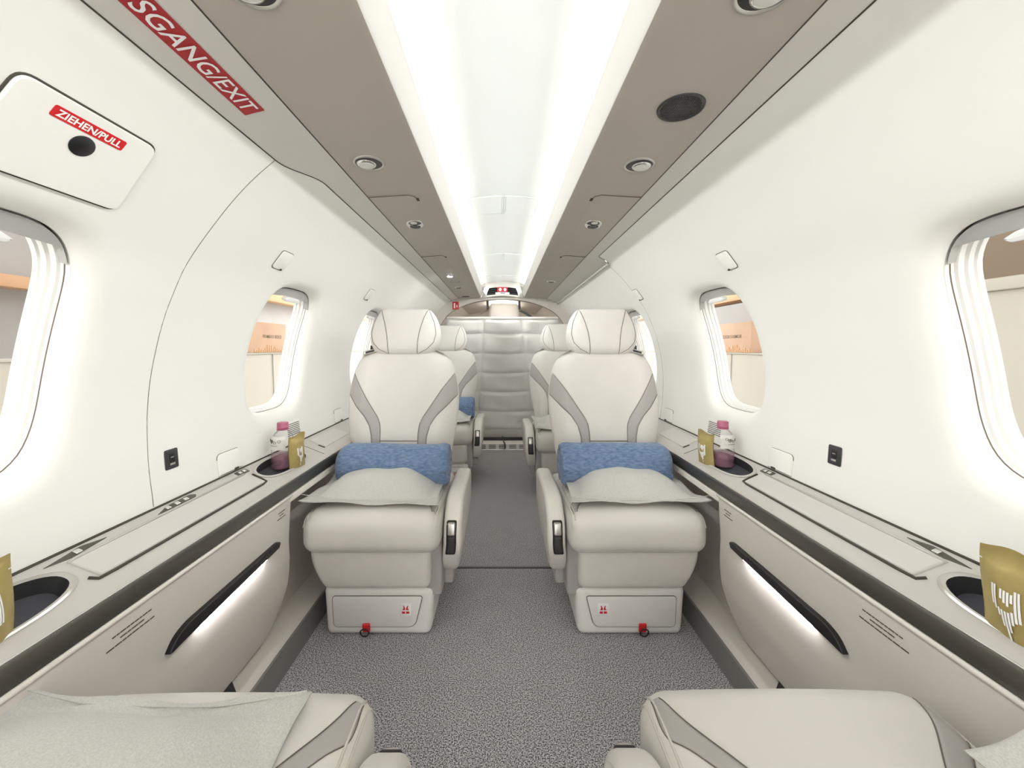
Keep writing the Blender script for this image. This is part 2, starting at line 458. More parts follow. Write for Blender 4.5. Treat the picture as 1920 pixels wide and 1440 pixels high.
# raised lower lip of the cornice over the aft door on the right
obj('door_ledge', *tube([Pt(1, S_KINK-0.006, 1.83+(Y1-1.83)*i/40, -0.006) for i in range(41)], 0.007, 8), M_lip, bpy.data.objects['trim_2'])

# ------------------------------------------------------------------ windows
T_SH = 0.02
while win_outline(cos(T_SH), sin(T_SH), WA-.003, WB-.003)[1] < WB-.062: T_SH += .01
def ring_pts(sg, yc, k, n, a, b, out, n_exp=WN):
    t = 2*pi*k/n; oy, os = win_outline(cos(t), sin(t), a, b, n_exp)
    return Pt(sg, WIN_S+os, yc+oy, out)
def loft_rings(sg, yc, rings, n=96, cap=False):
    V = [ring_pts(sg, yc, k, n, a, b, o) for (a, b, o) in rings for k in range(n)]
    F = [(i*n+k, i*n+(k+1) % n, (i+1)*n+(k+1) % n, (i+1)*n+k) for i in range(len(rings)-1) for k in range(n)]
    if cap: F.append(tuple((len(rings)-1)*n+k for k in range(n)))
    return V, F
wn = 0
for sg in (-1, 1):
    for i, yc in enumerate(WIN_Y):
        wn += 1
        w = thing('window_%d' % wn, 'rounded cabin window, %s along the %s wall' % (('nearest', 'second', 'third')[i], 'left' if sg < 0 else 'right'), 'window', (sg*.80, yc, .90), kind='structure')
        obj('reveal', *loft_rings(sg, yc, [(WA, WB, FLARE_D-.001), (WA+.001, WB+.001, FLARE_D+.004), (WA, WB, .040), (WA-.001, WB-.001, .046)]), M_wall, w, recalc=False)
        obj('gasket', *loft_rings(sg, yc, [(WA+.001, WB+.001, .0375), (WA-.0012, WB-.0012, .039), (WA+.001, WB+.001, .0405)]), M_seam, w, recalc=False)
        obj('frame', *loft_rings(sg, yc, [(WA, WB, .045), (WA-.005, WB-.005, .047), (WA-.006, WB-.006, .050), (WA-.006, WB-.006, .056), (WA-.010, WB-.010, .058),
                                          (WA-.011, WB-.011, .061), (WA-.011, WB-.011, .066), (WA-.014, WB-.014, .068), (WA-.015, WB-.015, .076)]), M_frame, w, recalc=False, sharp=40)
        obj('pane', *loft_rings(sg, yc, [(WA-.013, WB-.013, .073), (.004, .006, .073)], cap=True), M_pane, w, recalc=False)
        obj('outer_skin', *loft_rings(sg, yc, [(WA-.015, WB-.015, .076), (WA+.03, WB+.03, .080), (WA+.03, WB+.03, .03)]), M_frame, w, recalc=False)
        # grey pull-down shade parked at the top
        def shade(u, v, lo):
            t = T_SH+(pi-2*T_SH)*u
            oy, os = win_outline(cos(t), sin(t), WA-.003, WB-.003)
            base = WB*0.70+0.030*(1-(cos(t))**2)*0+0.03
            drop = WB-.040 + 0.012*(1-abs(cos(t))**1.5)
            b_s = min(os, drop)
            return oy, os+(b_s-os)*v
        def shade_mesh(o0, o1):
            A = grid(lambda u, v: Pt(sg, WIN_S+shade(u, v, 0)[1], yc+shade(u, v, 0)[0], o0+0.004*v), 40, 6)
            B = grid(lambda u, v: Pt(sg, WIN_S+shade(u, v, 0)[1], yc+shade(u, v, 0)[0], o1), 40, 6)
            L = grid(lambda u, v: Pt(sg, WIN_S+shade(u, 1, 0)[1], yc+shade(u, 1, 0)[0], (o0+.004)*(1-v)+o1*v), 40, 2)
            return join(A, B, L)
        sh = obj('shade', *shade_mesh(.030, .050), M_shade, w, recalc=False)
        hs = WIN_S+WB-.034
        hp = roundpoly([(-.048, -.002), (-.040, -.009), (.040, -.009), (.048, -.002), (.030, .006), (-.030, .006)], .004, 3)
        obj('handle', *slab(hp, .018, .036, .003, lambda u, v, h: Pt(sg, hs+v, yc+u, h)), M_handle, sh)

# ------------------------------------------------------------------ ceiling: soffits, cove lips, LED strips, lit panel
SOF = [(.400, 1.3665), (.388, 1.3705), (.30, 1.3735), (.207, 1.3755), (.197, 1.3780)]
LIP = [(.197, 1.378), (.1935, 1.381), (.1745, 1.4175), (.172, 1.4200), (.175, 1.4215), (.207, 1.4215), (.240, 1.4190), (.262, 1.42)]
def ext(sg, P, y0, y1, n=40):
    m = len(P)-1
    V = [(sg*x, y0+(y1-y0)*j/n, z) for j in range(n+1) for x, z in P]
    F = [(j*(m+1)+i, j*(m+1)+i+1, (j+1)*(m+1)+i+1, (j+1)*(m+1)+i) for j in range(n) for i in range(m)]
    return V, F
YC1 = 3.44
SOFF = {}
for sg, nm in ((-1, 'left'), (1, 'right')):
    so = obj('ceiling_soffit_'+nm, *ext(sg, SOF, Y0, Y1), M_soffit, kind='structure', sharp=50)
    so['label'] = 'taupe overhead panel running along the %s of the ceiling' % nm; SOFF[sg] = so
    obj('cove_lip', *ext(sg, LIP, Y0, YC1), M_lip, so, sharp=35)
def ceil_z(x): return 1.504 - (x/.262)**2*.036
ce = obj('ceiling', *grid(lambda u, v: ((-.262+.524*u), Y0+(YC1+.03-Y0)*v, ceil_z(-.262+.524*u)), 24, 40), M_ceil, kind='structure')
ce['label'] = 'brightly lit white arched centre panel of the ceiling'
for sg, nm in ((-1, 'left'), (1, 'right')):
    ls = thing('led_strip', 'white light strip hidden in the %s ceiling cove' % nm, 'light strip', (sg*.19, 1.1, 1.43), group='ceiling cove light strips')
    obj('emitter', *ext(sg, [(.1835, 1.4478), (.1985, 1.4400)], Y0+.02, YC1-.03, 24), M_led, ls, recalc=False)
    obj('fill_uplight', *ext(sg, [(.1850, 1.4505), (.2010, 1.4425)], Y0+.02, YC1-.03, 24), M_ledup, ls, recalc=False)  # weak extra emitter added to brighten the ceiling beside the lip
    obj('light_hood', *ext(sg, [(.1832, 1.4480), (.1842, 1.4495), (.2010, 1.4412), (.2060, 1.4212), (.2040, 1.4212), (.1992, 1.4398)], Y0+.02, YC1-.03, 8), M_satin, ls, sharp=30)  # unseen hood, shaped to hold the emitter's light off the ceiling
    bk = obj('cove_back', *ext(sg, [(.262, 1.42), (.264, 1.47)], Y0, YC1), M_lip, SOFF[sg])
# access hatches in the lit panel (pairs of flush lids)
for hi, (ya, yb) in enumerate(((1.46, 1.66), (2.36, 2.58), (3.08, 3.27))):
    h = thing('ceiling_hatch', '%s pair of white lids set in the lit ceiling panel' % ('nearest', 'middle', 'farthest')[hi], 'hatch', (0, (ya+yb)/2, 1.47), group='ceiling hatches')
    for sg in (-1, 1):
        P = roundpoly([(sg*.0025, ya), (sg*.134, ya), (sg*.128, yb), (sg*.0025, yb)], [.001, .012, .012, .001], 4)
        if sg < 0: P = P[::-1]
        # subdivided curved lid
        def lid(u, v, sg=sg, ya=ya, yb=yb, t=0):
            x = sg*(.0025+(.131-.0025)*u); y = ya+(yb-ya)*v
            return (x, y, ceil_z(x)-t)
        e = .004
        def lidz(u, v, sg=sg, ya=ya, yb=yb):
            uu, vv = u*14, v*10
            k = min(u, 1-u)*.13, min(v, 1-v)*.2
            t = .004*min(1, min(k)/.005); x = sg*(.0025+(.131-.0025)*u)
            cut = max(0, u-.92)/.08
            vv2 = v if True else v
            return (x, ya+(yb-ya)*v, ceil_z(x)+.001-t)
        ld = obj('lid', *grid(lidz, 26, 26), M_ceil, h)
        bd = roundpoly([(sg*.003, yb), (sg*.003, ya), (sg*.133, ya), (sg*.128, yb-.002), (sg*.115, yb)], [0, .002, .014, .012, 0], 5)
        bd = [(a[0]+(b[0]-a[0])*k/6, a[1]+(b[1]-a[1])*k/6) for a, b in zip(bd, bd[1:]) for k in range(6)]
        obj('edge_bead', *tube([(x, y, ceil_z(x)-.002) for x, y in bd], .0022, 6), M_ceil, ld)
# end-of-cove air outlet with lit seat-belt sign
VE = thing('ceiling_air_vent', 'white framed air vent with black louvres at the aft end of the ceiling', 'vent', (0, 3.44, 1.40))
def vmap(x, t, d):      # t: 0 top .. 1 bottom on the tilted face, d: towards the cabin
    z = 1.470-.084*t-.55*x*x
    return (x, 3.405+.045*t-d, z)
def vstrip(x0, x1, t0, t1, d, th=.004, n=10, w0=None, w1=None):
    """solid bar on the vent face"""
    def q(u, v, dd):
        a, b = (x0, x1) if w0 is None else (x0*(1-v)+w0*v, x1*(1-v)+w1*v)
        return vmap(a+(b-a)*u, t0+(t1-t0)*v, dd)
    A = grid(lambda u, v: q(u, v, d+th), n, 2); B = grid(lambda u, v: q(u, v, d), n, 2)
    E1 = grid(lambda u, v: q(u, 0, d+th*v), n, 1); E2 = grid(lambda u, v: q(u, 1, d+th*v), n, 1)
    E3 = grid(lambda u, v: q(0, u, d+th*v), 2, 1); E4 = grid(lambda u, v: q(1, u, d+th*v), 2, 1)
    return join(A, B, E1, E2, E3, E4)
def vtop(x): return -(ceil_z(x)-1.470+.55*x*x)/.084
fo = [(-.150, vtop(.150)), (-.075, vtop(.075)), (0, vtop(0)), (.075, vtop(.075)), (.150, vtop(.150)), (.170, .5), (.182, 1.0), (.09, 1.0), (0, 1.0), (-.09, 1.0), (-.182, 1.0), (-.170, .5)]
fi = [(-.118, .16), (-.06, .14), (0, .13), (.06, .14), (.118, .16), (.134, .5), (.142, .84), (.07, .85), (0, .85), (-.07, .85), (-.142, .84), (-.134, .5)]
V, F = [], []
for P_, d in ((fo, 0.0), (fo, .004), (fi, .004), (fi, -.012)): V += [vmap(x, t, d) for x, t in P_]
F = [(i*12+k, i*12+(k+1) % 12, (i+1)*12+(k+1) % 12, (i+1)*12+k) for i in range(3) for k in range(12)]
obj('vent_frame', V, F, M_lip, VE, sharp=40)
obj('vent_back', *vstrip(-.15, .15, .08, .92, -.016, .003), M_black, VE)
for k in range(3):
    t = .30+.19*k
    for sg in (-1, 1):
        a, b = (sg*.050, sg*(.124+.007*k))
        obj('louvre', *vstrip(min(a, b), max(a, b), t, t+.045, -.010, .008, 6), M_dark, VE)
sgn = obj('sign_panel', *vstrip(-.046, .046, .14, .60, -.004, .006, 6), M_red, VE)
for cx in (-.020, .022):
    tv = [(.014*cos(2*pi*k/14)*(1 if k % 2 else .8)+cx, .38+.16*sin(2*pi*k/14)) for k in range(14)]
    obj('pictogram', [vmap(u, v, .0030) for u, v in tv]+[vmap(u, v, .0015) for u, v in tv], [tuple(range(14))]+[(k, (k+1) % 14, 14+(k+1) % 14, 14+k) for k in range(14)], M_white, sgn)
pl = obj('placard', *vstrip(-.062, .062, .64, .83, -.003, .006, 6), M_white, VE)
obj('print', *vstrip(-.018, .024, .69, .78, .003, .0008, 4), M_print, pl)

# ------------------------------------------------------------------ floor, duct, kick plates
fl = obj('floor', *grid(lambda u, v: (-.70+1.4*u, Y0+(3.47-Y0)*v, 0.0), 4, 20), M_carpet, kind='structure')
fl['label'] = 'dark grey carpet of the cabin floor'
obj('carpet_seam', *rbox(-.21, .21, 1.612, 1.618, -.002, .0018, .001, 1), M_black, fl)
obj('carpet_edge', *rbox(-.21, .21, 1.620, 1.628, -.002, .0028, .001, 1), M_kick, fl)

# ------------------------------------------------------------------ side consoles
LA, LB = Vector((.7575, .5800)), Vector((.655, .5395))     # ledge: wall edge, front break
LT = (LB-LA); LLEN = LT.length; LT.normalize(); LN = Vector((-LT.y, LT.x)); LN = LN if LN.y > 0 else -LN
def Lg(sg, u, y, h=0.0):
    """ledge coordinates: u metres from the wall towards the aisle, h above the surface"""
    p = LA+LT*u+LN*h
    return (sg*p.x, y, p.y)
CUPS = [(0.497, 'near'), (1.228, 'aft')]
CU, CUA, CUB = .054, .117, .040     # cup centre u, half length, half width
def cup_out(t, a, b, n=2.4):
    c, s = cos(t), sin(t); k = (abs(c)**n+abs(s)**n)**(-1/n); return a*c*k, b*s*k
def ledge_top(sg):
    V, F = [], []
    def add(vs, fs):
        n = len(V); V.extend(vs); F.extend([tuple(i+n for i in f) for f in fs])
    nU, nY = 8, 24; H = .135
    edges = [Y0]
    for y, _ in CUPS: edges += [y-H, y+H]
    edges.append(Y1)
    for i in range(len(edges)-1):
        a, b = edges[i], edges[i+1]
        if i % 2 == 0: add(*grid(lambda u, v: Lg(sg, LLEN*v, a+(b-a)*u), max(4, int((b-a)/.08)), nU))
        else:
            yc = (a+b)/2; per = []
            for k in range(nY): per.append((-H+2*H*k/nY, -CU))
            for k in range(nU): per.append((H, -CU+LLEN*k/nU))
            for k in range(nY): per.append((H-2*H*k/nY, LLEN-CU))
            for k in range(nU): per.append((-H, LLEN-CU-LLEN*k/nU))
            m = len(per); fr = [1, .66, .4, .2, .08, 0]; vs = []
            for f in fr:
                for py, pu in per:
                    hb = (LLEN-CU) if pu > 0 else CU
                    oy, ou = cup_out(atan2(pu/hb, py/H), CUA, CUB)
                    vs.append(Lg(sg, CU+ou+(pu-ou)*f, yc+oy+(py-oy)*f, -.001 if f == 0 else 0))
            add(vs, [(r*m+k, r*m+(k+1) % m, (r+1)*m+(k+1) % m, (r+1)*m+k) for r in range(len(fr)-1) for k in range(m)])
    return V, F
def xpanel(z):      # inner face of padded side panel
    return lerp_tab([(.09, .668), (.145, .656), (.22, .646), (.30, .6435), (.345, .646), (.36, .646), (.48, .640)], z)
LIPP = [(.655, .5395), (.6435, .5345), (.6395, .5315)]
def band_profile(): return [(.6395, .5315), (.6372, .5300), (.6385, .5285)]
for sg, nm in ((-1, 'left'), (1, 'right')):
    con = thing('side_console', 'taupe armrest ledge with lids and cup wells along the %s wall' % nm, 'console', (sg*.70, 1.1, 0))
    top = obj('ledge_top', *ledge_top(sg), M_ledge, con, recalc=False); weld(top.data)
    obj('ledge_front', *ext(sg, LIPP, Y0, Y1, 2), M_ledge, con)
    obj('metal_edge', *ext(sg, [(.6400, .5318), (.6378, .5313), (.6368, .5300), (.6378, .5287)], Y0, Y1, 2), M_satin, con)
    obj('dark_band', *ext(sg, [(.6385, .5290), (.6345, .5240), (.6365, .4925), (.645, .4900)], Y0, Y1, 2), M_band, con, sharp=50)
    obj('wall_gap', *tube([Lg(sg, .0, Y0, .001), Lg(sg, .0, Y1, .001)], .0025, 6), M_gap, con)
    # recessed wall behind seats and the duct along the floor
    obj('recess_wall', *ext(sg, [(.668, .500), (.705, .49), (.712, .35), (.705, .10)], Y0, Y1, 2), M_recess, con)
    obj('duct_cover', *ext(sg, [(.705, .100), (.668, .100), (.640, .066)], .93, Y1, 2), M_panel, con)
    obj('kick_plate', *ext(sg, [(.641, .066), (.634, .064), (.632, .055), (.622, .0)], Y0, Y1, 2), M_kick, con, sharp=40)
    obj('duct_end_cap', *join(ext(sg, [(.700, .135), (.664, .128), (.640, .066)], Y0, .93, 4), ([(sg*.700, .93, .135), (sg*.664, .93, .128), (sg*.640, .93, .066), (sg*.700, .93, .06)], [(0, 1, 2, 3)])), M_black, con)
    # padded side panels
    for pi_, (ya, yb) in enumerate(((Y0, 1.160), (1.80, 2.44), (3.10, 3.50))):
        z0, z1 = .112, .488
        def dfm(x, y, z, ya=ya, yb=yb):
            t = (z-z0)/(z1-z0)
            cut = .10*max(0, 1-t/.42)**2.2 + .035*max(0, (t-.90)/.10)**2*0
            L = yb-ya; y = ya+(y-ya)*(1-cut/L) if pi_ == 0 else y
            # inner face follows xpanel
            fx = (.705-x)/(.705-.640)
            x = .705-fx*(.705-xpanel(z))
            return (sg*x, y, z)
        sp = obj('side_panel', *rbox(.640, .705, ya, yb, z0, z1, .012, 3, (1, 30 if pi_ == 0 else 6, 22), dfm), M_panel, con)
        obj('panel_rim', *tube([(sg*.6385, ya+.004+(yb-.012-ya)*i/30, .4855) for i in range(31)], .0048, 8), M_rim, sp)
        if pi_ == 0:
            # dark slot with a light under it
            slot = roundpoly([(.725, .347), (1.085, .362), (1.090, .378), (1.075, .381), (.770, .379), (.742, .369)], [.004, .004, .006, .006, .02, .02], 4)
            sl = obj('light_slot', *slab(slot, -.004, .0115, .003, lambda u, v, h: (sg*(xpanel(v)-h), u, v)), M_black, con)
            def slotz(y): return .347+.015*(y-.725)/.36
            lamp = grid(lambda u, v: (sg*(xpanel(.352)-.0045-.0050*v), .80+.23*u, slotz(.80+.23*u)-.0006), 20, 2)
            obj('slot_lamp', *lamp, M_slotled, sl, recalc=False)
            # faint placards
            for (pa, pb, zc) in ((.615, .70, .448), (1.085, 1.125, .447)):
                dz = []
                random.seed(int(pa*1000))
                for li, (f0, f1) in enumerate(((.10, .92), (.26, .76), (0, 1))):
                    y = pa+(pb-pa)*f0; ye = pa+(pb-pa)*f1; z = zc+.0085-li*.0085
                    while y < ye:
                        w = random.uniform(.004, .013); e = min(ye, y+w)
                        dz.append(rbox(min(sg*(xpanel(z)-.0008), sg*(xpanel(z)+.001)), max(sg*(xpanel(z)-.0008), sg*(xpanel(z)+.001)), y, e, z-.0011, z+.0011, .0003, 1)); y = e+.0013
                obj('placard_print', *join(*dz), M_print, sp)
    obj('rail', *rbox(min(sg*.640, sg*.668), max(sg*.640, sg*.668), 1.15, Y1, .462, .4885, .006, 2, (1, 4, 1)), M_rim, con)
    # cup wells
    for yc, wh in CUPS:
        n = 48; rings = [(CUA+.010, CUB+.006, .0012), (CUA+.005, CUB+.003, .0032), (CUA-.001, CUB-.001, .0015), (CUA-.003, CUB-.003, -.010), (CUA-.006, CUB-.005, -.026 if wh == 'aft' else -.024)]
        V, F = [], []
        for a, b, h in rings:
            for k in range(n):
                oy, ou = cup_out(2*pi*k/n, a, b); V.append(Lg(sg, CU+ou, yc+oy, h))
        F = [(i*n+k, i*n+(k+1) % n, (i+1)*n+(k+1) % n, (i+1)*n+k) for i in range(len(rings)-1) for k in range(n)]
        fm = [0 if i < 2 else 1 for i in range(len(rings)-1) for k in range(n)]
        F.append(tuple((len(rings)-1)*n+k for k in range(n))); fm.append(2)
        obj('cup_well', V, F, [M_ledge if wh == 'aft' else M_satin, M_dark, M_cup], con, fm=fm, recalc=False, sharp=40)
    # stowed table lid: raised plate with a dark shut line towards the aisle and a groove at the back
    def lidf(x, y, z): return Lg(sg, x, y, z)
    obj('table_lid', *rbox(.030, .088, .640, 1.085, -.004, .0045, .004, 3, (1, 6, 1), lidf), M_lid, con)
    obj('shut_line', *tube([Lg(sg, .078, .628, .001), Lg(sg, .090, .634, .0012), Lg(sg, .0915, .66, .0012), Lg(sg, .0915, 1.07, .0012), Lg(sg, .088, 1.090, .001), Lg(sg, .070, 1.094, .001), Lg(sg, .040, 1.096, .001)], .0026, 6), M_gap, con)
    obj('hinge_groove', *tube([Lg(sg, .0285, .640, .0), Lg(sg, .0265, .650, .001), Lg(sg, .0265, 1.08, .001)], .0032, 6), M_ledge, con)
    obj('aft_lid', *rbox(.018, .086, 1.46, 1.68, -.004, .0035, .0035, 3, (1, 4, 1), lidf), M_lid, con)
    obj('aft_lid_notch', *rbox(.060, .086, 1.450, 1.459, -.003, .0012, .001, 1, (1, 1, 1), lidf), M_black, con)
    obj('ledge_joint', *tube([Lg(sg, .004, 1.40, .0004), Lg(sg, LLEN, 1.40, .0004)], .0008, 5), M_gap, con)
    # switch plates
    plates = [(.665, .052, .0095, 'kite', 1), (1.088, .022, .0095, 'box', 2)]
    if sg < 0: plates.append((.870, .055, .0095, 'half', 3))
    for yc, hl, hw, kd, nb in plates:
        if kd == 'kite': P = [(yc-hl, .016), (yc-.012, .022), (yc+hl, .014), (yc+.012, .006)]
        elif kd == 'half': P = [(yc-hl, .020), (yc+hl-.012, .024), (yc+hl, .014), (yc+hl-.012, .006), (yc-.02, .008)]
        else: P = [(yc-hl, .024), (yc+hl, .024), (yc+hl, .006), (yc-hl, .006)]
        P = roundpoly(P, .003, 3)
        pl = obj('switch_plate', *slab(P, -.002, .0012, .0006, lambda u, v, h: Lg(sg, v, u, h), 2), M_band, con)
        for b in range(nb):
            by = yc+(b-(nb-1)/2)*(.024 if kd == 'half' else .017)
            obj('button', *rbox(.010, .020, by-.0055, by+.0055, .0, .0035, .0017, 2, (1, 1, 1), lidf), M_chrome, pl)

# ------------------------------------------------------------------ small fittings on the walls
def wall_plate(sg, yc, sc, hy, hs, th, r, m, parent, name, out=0.0):
    P = roundpoly([(yc-hy, sc-hs), (yc+hy, sc-hs), (yc+hy, sc+hs), (yc-hy, sc+hs)], r, 5)
    return obj(name, *slab(P, out-.001, out+th, min(.0018, th*.6), lambda u, v, h: Pt(sg, v, u, -h), 2), m, parent)
side = {-1: 'left', 1: 'right'}
for sg in (-1, 1):
    for k, y in enumerate((1.108, 1.83)):
        c = thing('square_wall_cover', 'small square white cover high on the %s wall, %s' % (side[sg], ('above the second window', 'the farther one')[k]), 'wall cover', Pt(sg, s_at_z(1.178), y), group='square wall covers')
        wall_plate(sg, y, s_at_z(1.178), .0275, .0285, .004, .009, M_wall, c, 'cover')
        obj('notch', *rbox(-.004, .004, -.003, .003, -.0015, .0015, .001, 1, deform=lambda a, b, cc: Pt(sg, s_at_z(1.178)-.027+b, y+a+.01, -.0045-cc)), M_gap, c)
        sh = obj('shadow_gap', *tube([Pt(sg, s_at_z(1.178)+v, y+u, -.0005) for u, v in roundpoly([(-.0285, -.0295), (.0285, -.0295), (.0285, .0295), (-.0285, .0295)], .0095, 5)], .0011, 5, closed=True), M_seam, c)
    for k, y in enumerate((1.063, 1.775)):
        c = thing('pull_tab', 'white fold-out tab at the foot of the %s wall, %s' % (side[sg], ('ahead of the bottle', 'beside the seat back')[k]), 'wall tab', Pt(sg, .03, y), group='fold-out wall tabs')
        P = roundpoly([(y-.044, .026), (y+.044, .026), (y+.044, .082), (y-.044, .082)], [.001, .001, .014, .014], 5)
        obj('flap', *slab(P, -.001, .004, .0018, lambda u, v, h: Pt(sg, v, u, -h), 2), M_wall, c)
        obj('shadow_gap', *tube([Pt(sg, v, u, -.0005) for u, v in P[2:]], .0013, 5), M_seam, c)
        obj('finger_notch', *rbox(-.008, .008, -.003, .003, -.002, .002, .0015, 2, deform=lambda a, b, cc: Pt(sg, .028+b, y+a+.02, -.004-cc)), M_gap, c)
    # power socket
    yy, zz = (.884, .672) if sg < 0 else (.898, .676)
    c = thing('power_socket', 'black power socket plate on the %s wall above the ledge' % side[sg], 'socket', Pt(sg, s_at_z(zz), yy), group='power sockets')
    wall_plate(sg, yy, s_at_z(zz), .0175, .0225, .0025, .004, M_dark, c, 'plate')
    wall_plate(sg, yy, s_at_z(zz)+.003, .0075, .010, .0008, .001, M_black, c, 'port', .0026)
    wall_plate(sg, yy+.001, s_at_z(zz)-.0115, .0065, .0022, .0006, .0005, M_satin, c, 'print', .0026)
    wall_plate(sg, yy, s_at_z(zz)+.004, .004, .001, .0006, .0004, M_satin, c, 'contact', .0035)
    # ribbed speaker slots behind the bottles
    c = thing('wall_grille', 'small patch of dark slots low on the %s wall behind the bottle' % side[sg], 'grille', Pt(sg, .06, 1.40), group='small wall grilles')
    obj('backing', *slab(roundpoly([(1.35, .048), (1.44, .048), (1.44, .10), (1.35, .10)], .003, 3), -.001, .0012, .0004, lambda u, v, h: Pt(sg, v, u, -h), 2), M_wall, c)
    for k in range(7):
        obj('slot', *slab([(1.355, .052+.0065*k), (1.436, .052+.0065*k), (1.436, .0545+.0065*k), (1.355, .0545+.0065*k)], .001, .0018, .0003, lambda u, v, h: Pt(sg, v, u, -h), 2), M_gap, c)

# emergency exit handle cover (left) with label, hole
s_lo, s_hi = s_at_z(1.158), s_at_z(1.256)
ec = thing('exit_handle_cover', 'white emergency handle cover with red pull label above the nearest left window', 'cover', Pt(-1, s_lo, .545))
P = roundpoly([(.452, s_lo), (.640, s_lo), (.632, s_hi), (.452, s_hi)], [.016]*4, 6)
def ecm(u, v, h): return Pt(-1, v, u, -h)
def dense(P, n=6):
    out = []
    for a, b in zip(P, P[1:]+P[:1]):
        for k in range(n): out.append((a[0]+(b[0]-a[0])*k/n, a[1]+(b[1]-a[1])*k/n))
    return out
def cover_grid():
    A = grid(lambda u, v: ecm(.452+.004*0+(.186-.008*v)*u, s_lo+(s_hi-s_lo)*v, 0.0 if min(u, 1-u, v, 1-v) < .001 else (.0055 if min(u, 1-u) > .02 and min(v, 1-v) > .03 else .0045)), 48, 30)
    return A
def cover_grid2():
    n = 30; V, F = [], []
    m = len(P)
    c = (sum(p[0] for p in P)/m, sum(p[1] for p in P)/m)
    rings = [(0, -.001), (0, .004), (.012, .0058), (.1, .006)] + [(k/12, .006) for k in range(2, 12)]
    for f, h in rings:
        V += [ecm(p[0]+(c[0]-p[0])*f, p[1]+(c[1]-p[1])*f, h) for p in P]
    V.append(ecm(c[0], c[1], .006))
    for i in range(len(rings)-1):
        F += [(i*m+k, i*m+(k+1) % m, (i+1)*m+(k+1) % m, (i+1)*m+k) for k in range(m)]
    b = (len(rings)-1)*m; F += [(b+k, b+(k+1) % m, len(V)-1) for k in range(m)]
    return V, F
P = dense(P, 3)
obj('cover_plate', *cover_grid2(), M_wall, ec, sharp=40)
obj('shadow_gap', *tube([ecm(u, v, .0004) for u, v in inset(P, -.0016)], .0016, 5, closed=True), M_gap, ec)
sh = s_at_z(1.218)
obj('finger_hole', *slab([(.545+.0155*cos(2*pi*k/32), sh+.0155*sin(2*pi*k/32)) for k in range(32)], .004, .0072, .0004, ecm, 1), M_black, ec)
def sign_on(fn, cy, cs, w, h, r, m, parent, name, th0, th1, skew=0):
    Q = dense(roundpoly([(cy-w/2, cs-h/2), (cy+w/2, cs-h/2), (cy+w/2+skew, cs+h/2), (cy-w/2+skew, cs+h/2)], r, 4), 2)
    n = len(Q); c = (cy+skew/2, cs)
    V, F = [], []
    fs = [(0, th0), (0, th1), (.25, th1), (.5, th1), (.75, th1)]
    for f, t in fs: V += [fn(q[0]+(c[0]-q[0])*f, q[1]+(c[1]-q[1])*f, t) for q in Q]
    V.append(fn(c[0], c[1], th1))
    for i in range(len(fs)-1): F += [(i*n+k, i*n+(k+1) % n, (i+1)*n+(k+1) % n, (i+1)*n+k) for k in range(n)]
    b = (len(fs)-1)*n; F += [(b+k, b+(k+1) % n, len(V)-1) for k in range(n)]
    return obj(name, V, F, m, parent, sharp=40)
lab = sign_on(ecm, .541, s_at_z(1.2395), .094, .0165, .003, M_redB, ec, 'pull_label', .0058, .0066)
TV, TF, tw, th = text_mesh('ZIEHEN/PULL', .014, .0004)
k = .084/tw; ky = .0105/th
obj('lettering', [ecm(.541+v[0]*k, s_at_z(1.2395)+v[1]*ky, .0072) for v in TV], TF, M_white, lab, smooth=False, recalc=False)
# exit sign on the cornice
ss = (S_KINK+S_END)/2-.003
xs = thing('exit_sign', 'long red exit sign with white letters on the left cornice', 'sign', Pt(-1, ss, .56))
pn = sign_on(ecm, .5445, ss, .285, .034, .0015, M_red, xs, 'sign_panel', .0002, .0012, .004)
TV, TF, tw, th = text_mesh('AUSGANG/EXIT', .03, .0003, .18)
k = .272/tw; ky = .0245/th
obj('lettering', [ecm(.5455+v[0]*k, ss+v[1]*ky, .0019) for v in TV], TF, M_white, pn, smooth=False, recalc=False)

# ------------------------------------------------------------------ overhead fittings on the soffits
def sof_z(x):
    return lerp_tab(sorted([(a, b) for a, b in SOF]), abs(x))
def sof_map(sg, x, y):
    """local frame on the soffit at (x,y): returns f(u,v,h) u along +x, v along +y, h down into the cabin"""
    z = sof_z(x); z2 = sof_z(x+.02); sl = (z2-z)/.02
    L = sqrt(1+sl*sl)
    def f(u, v, h): return (sg*(x+u/L*1.0+h*sl/L), y+v, z+u*sl/L-h/L)
    return f
def disc(n, r, h, f, cx=0, cy=0, ry=None):
    return [f(cx+r*cos(2*pi*k/n), cy+(ry or r)*sin(2*pi*k/n), h) for k in range(n)]
def rings_mesh(f, rings, n=32, cap=True, cx=0, cy=0):
    V = []
    for r, h in rings: V += disc(n, r, h, f, cx, cy)
    F = [(i*n+k, i*n+(k+1) % n, (i+1)*n+(k+1) % n, (i+1)*n+k) for i in range(len(rings)-1) for k in range(n)]
    if cap: F.append(tuple((len(rings)-1)*n+k for k in range(n)))
    return V, F
